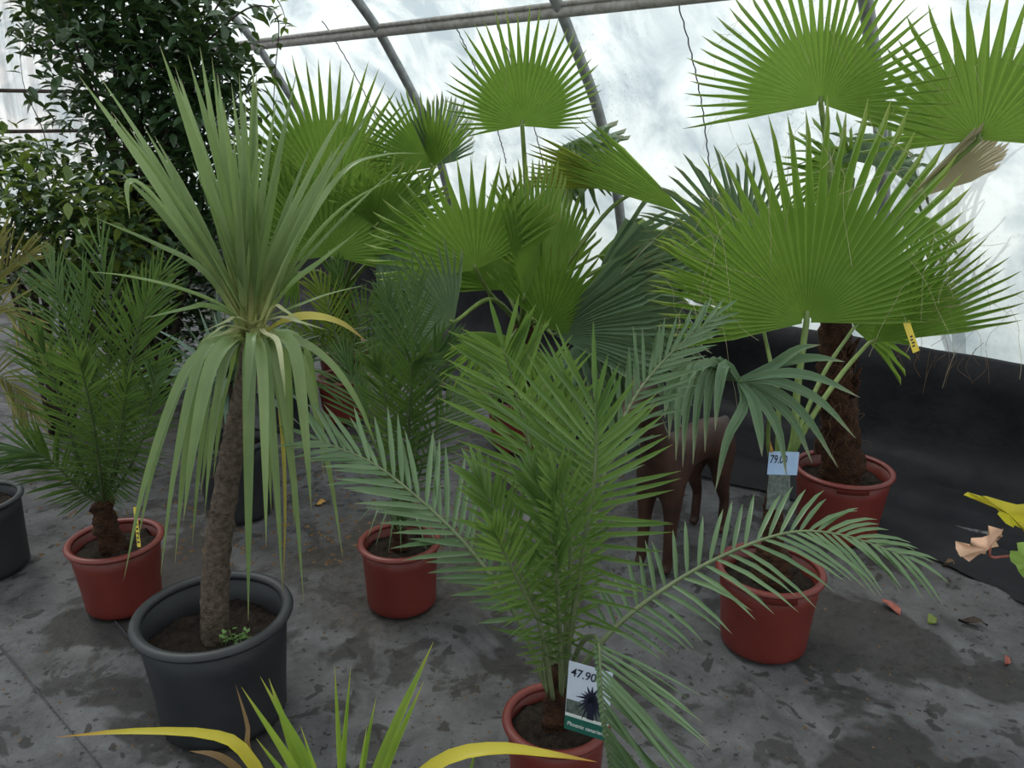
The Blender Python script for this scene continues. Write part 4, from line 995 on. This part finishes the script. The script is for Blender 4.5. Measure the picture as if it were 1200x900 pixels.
outline_leaf('dry_leaf', [(1120, 643), (1123, 637), (1132, 635), (1142, 634), (1150, 629), (1157, 624), (1163, 620), (1171, 617), (1177, 621), (1176, 627), (1170, 625), (1168, 632), (1168, 638), (1160, 641), (1155, 638), (1150, 645), (1143, 649), (1136, 648), (1132, 655), (1127, 653), (1122, 649)], 1.19, 'vine_pink', .022, .05)

# ------------------------------------------------------------------ dead leaves and crumbs on the sheet
def floor_leaf(label, px, py, L, wd, mat, rz):
    p = G(px, py); V = []
    um = []
    for q, wq in ((-1, 0), (-.5, .8), (0, 1), (.5, .7), (1, 0)):
        for s in (-1, 0, 1):
            V.append(Vector((q * L / 2, s * wd / 2 * wq + .004 * math.sin(q * 3), .004 + .012 * abs(s) * wq + .008 * math.sin(q * 2.5 + s))))
    Fc = [(i * 3 + k, i * 3 + k + 1, i * 3 + 4 + k, i * 3 + 3 + k) for i in range(4) for k in (0, 1)]
    V = [Matrix.Rotation(rz, 3, 'Z') @ v for v in V]
    h = max(hfloor(p.x, p.y), -.01); mn = min(v.z for v in V)
    o = mesh('fallen_leaf', [v - Vector((0, 0, mn)) for v in V], Fc, M[mat]); o.location = (p.x, p.y, h - .001)
    o['label'] = label; o['category'] = 'leaf'; return o
floor_leaf('crumpled red fallen leaf lying right of the right red pot', 1044, 713, .085, .045, 'dead_red', 1.9)
floor_leaf('small yellow-green fallen leaf beside the red one', 1092, 728, .04, .035, 'shrub_light', .4)
floor_leaf('curled black fallen leaf near the yellow-green one', 1140, 730, .085, .022, 'trunk_shrub', -.5)
floor_leaf('orange fallen leaf behind the large black pot', 376, 590, .05, .025, 'dead_orange', .2)
floor_leaf('brown fallen leaf under the vine shoot near the skirt', 1113, 662, .06, .03, 'dead_brown', .1)
floor_leaf('tiny reddish scrap of leaf on the bare sheet far from any pot', 1180, 775, .04, .02, 'dead_red', .8)
V, Fc = [], []
for k in range(1500):
    if k < 1000: px = random.gauss(360, 150); py = uni(490, 660)
    else: px = uni(0, 1200); py = uni(600, 900)
    p = G(px, py); s = uni(.004, .017) if k < 1000 else uni(.002, .009)
    if p.dot(NW) > C0 - .3: continue
    z = hfloor(p.x, p.y); o = len(V); a = uni(0, 6.28)
    for q in range(5): V.append(p + Vector((s * math.cos(a + q * 1.257) * uni(.5, 1.2), s * math.sin(a + q * 1.257) * uni(.5, 1.2), z - .002)))
    V.append(p + Vector((0, 0, z + s * .5)))
    Fc += [(o + q, o + (q + 1) % 5, o + 5) for q in range(5)]
lit = mesh('soil_crumbs', V, Fc, M['dead_brown'], smooth=False); lit['kind'] = 'stuff'; lit['label'] = 'crumbs of soil and leaf litter scattered over the sheet'; lit['category'] = 'litter'

# ------------------------------------------------------------------ outside the film
def bare_tree(base, h, label):
    V, Fc = [], []
    t = thing('bare_tree', label, 'tree', base)
    def grow(p, d, L, r, lev, name):
        pts = [p]; 
        for k in range(5): d = (d + Vector((uni(-.16, .16), uni(-.16, .16), uni(-.03, .14)))).normalized(); p = p + d * L / 5; pts.append(p)
        tube(name, pts, lambda u: r * (1 - .55 * u), M['bark_outside'], t, 5)
        if lev:
            for k in range(4):
                q = pts[2 + k % 4]; dd = (d + Vector((uni(-1, 1), uni(-1, 1), uni(-.1, .7)))).normalized(); grow(q, dd, L * .62, r * .55, lev - 1, 'branch')
    grow(base, Vector((0, 0, 1)), h, .05, 3, 'trunk')
b1 = W(1.3, 0, -.7); b1.z = -.06
bare_tree(b1, .9, 'bare branching tree standing outside, dim through the film')
for (s, inw, lab_) in ((.5, -.8, 'rounded bush growing outside against the film at the right'), (3.4, -1.2, 'dark bush outside the film behind the centre fan palm')):
    g = W(s, 0, inw); g.z = -.06
    shrub('garden_bush', lab_, 'bush', g, [(g + Vector((0, 0, .55)), Vector((.5, .4, .4))), (g + Vector((.3, -.3, .7)), Vector((.4, .4, .3)))], [('shrub_light', 1)], 420, .09, 8, .015)
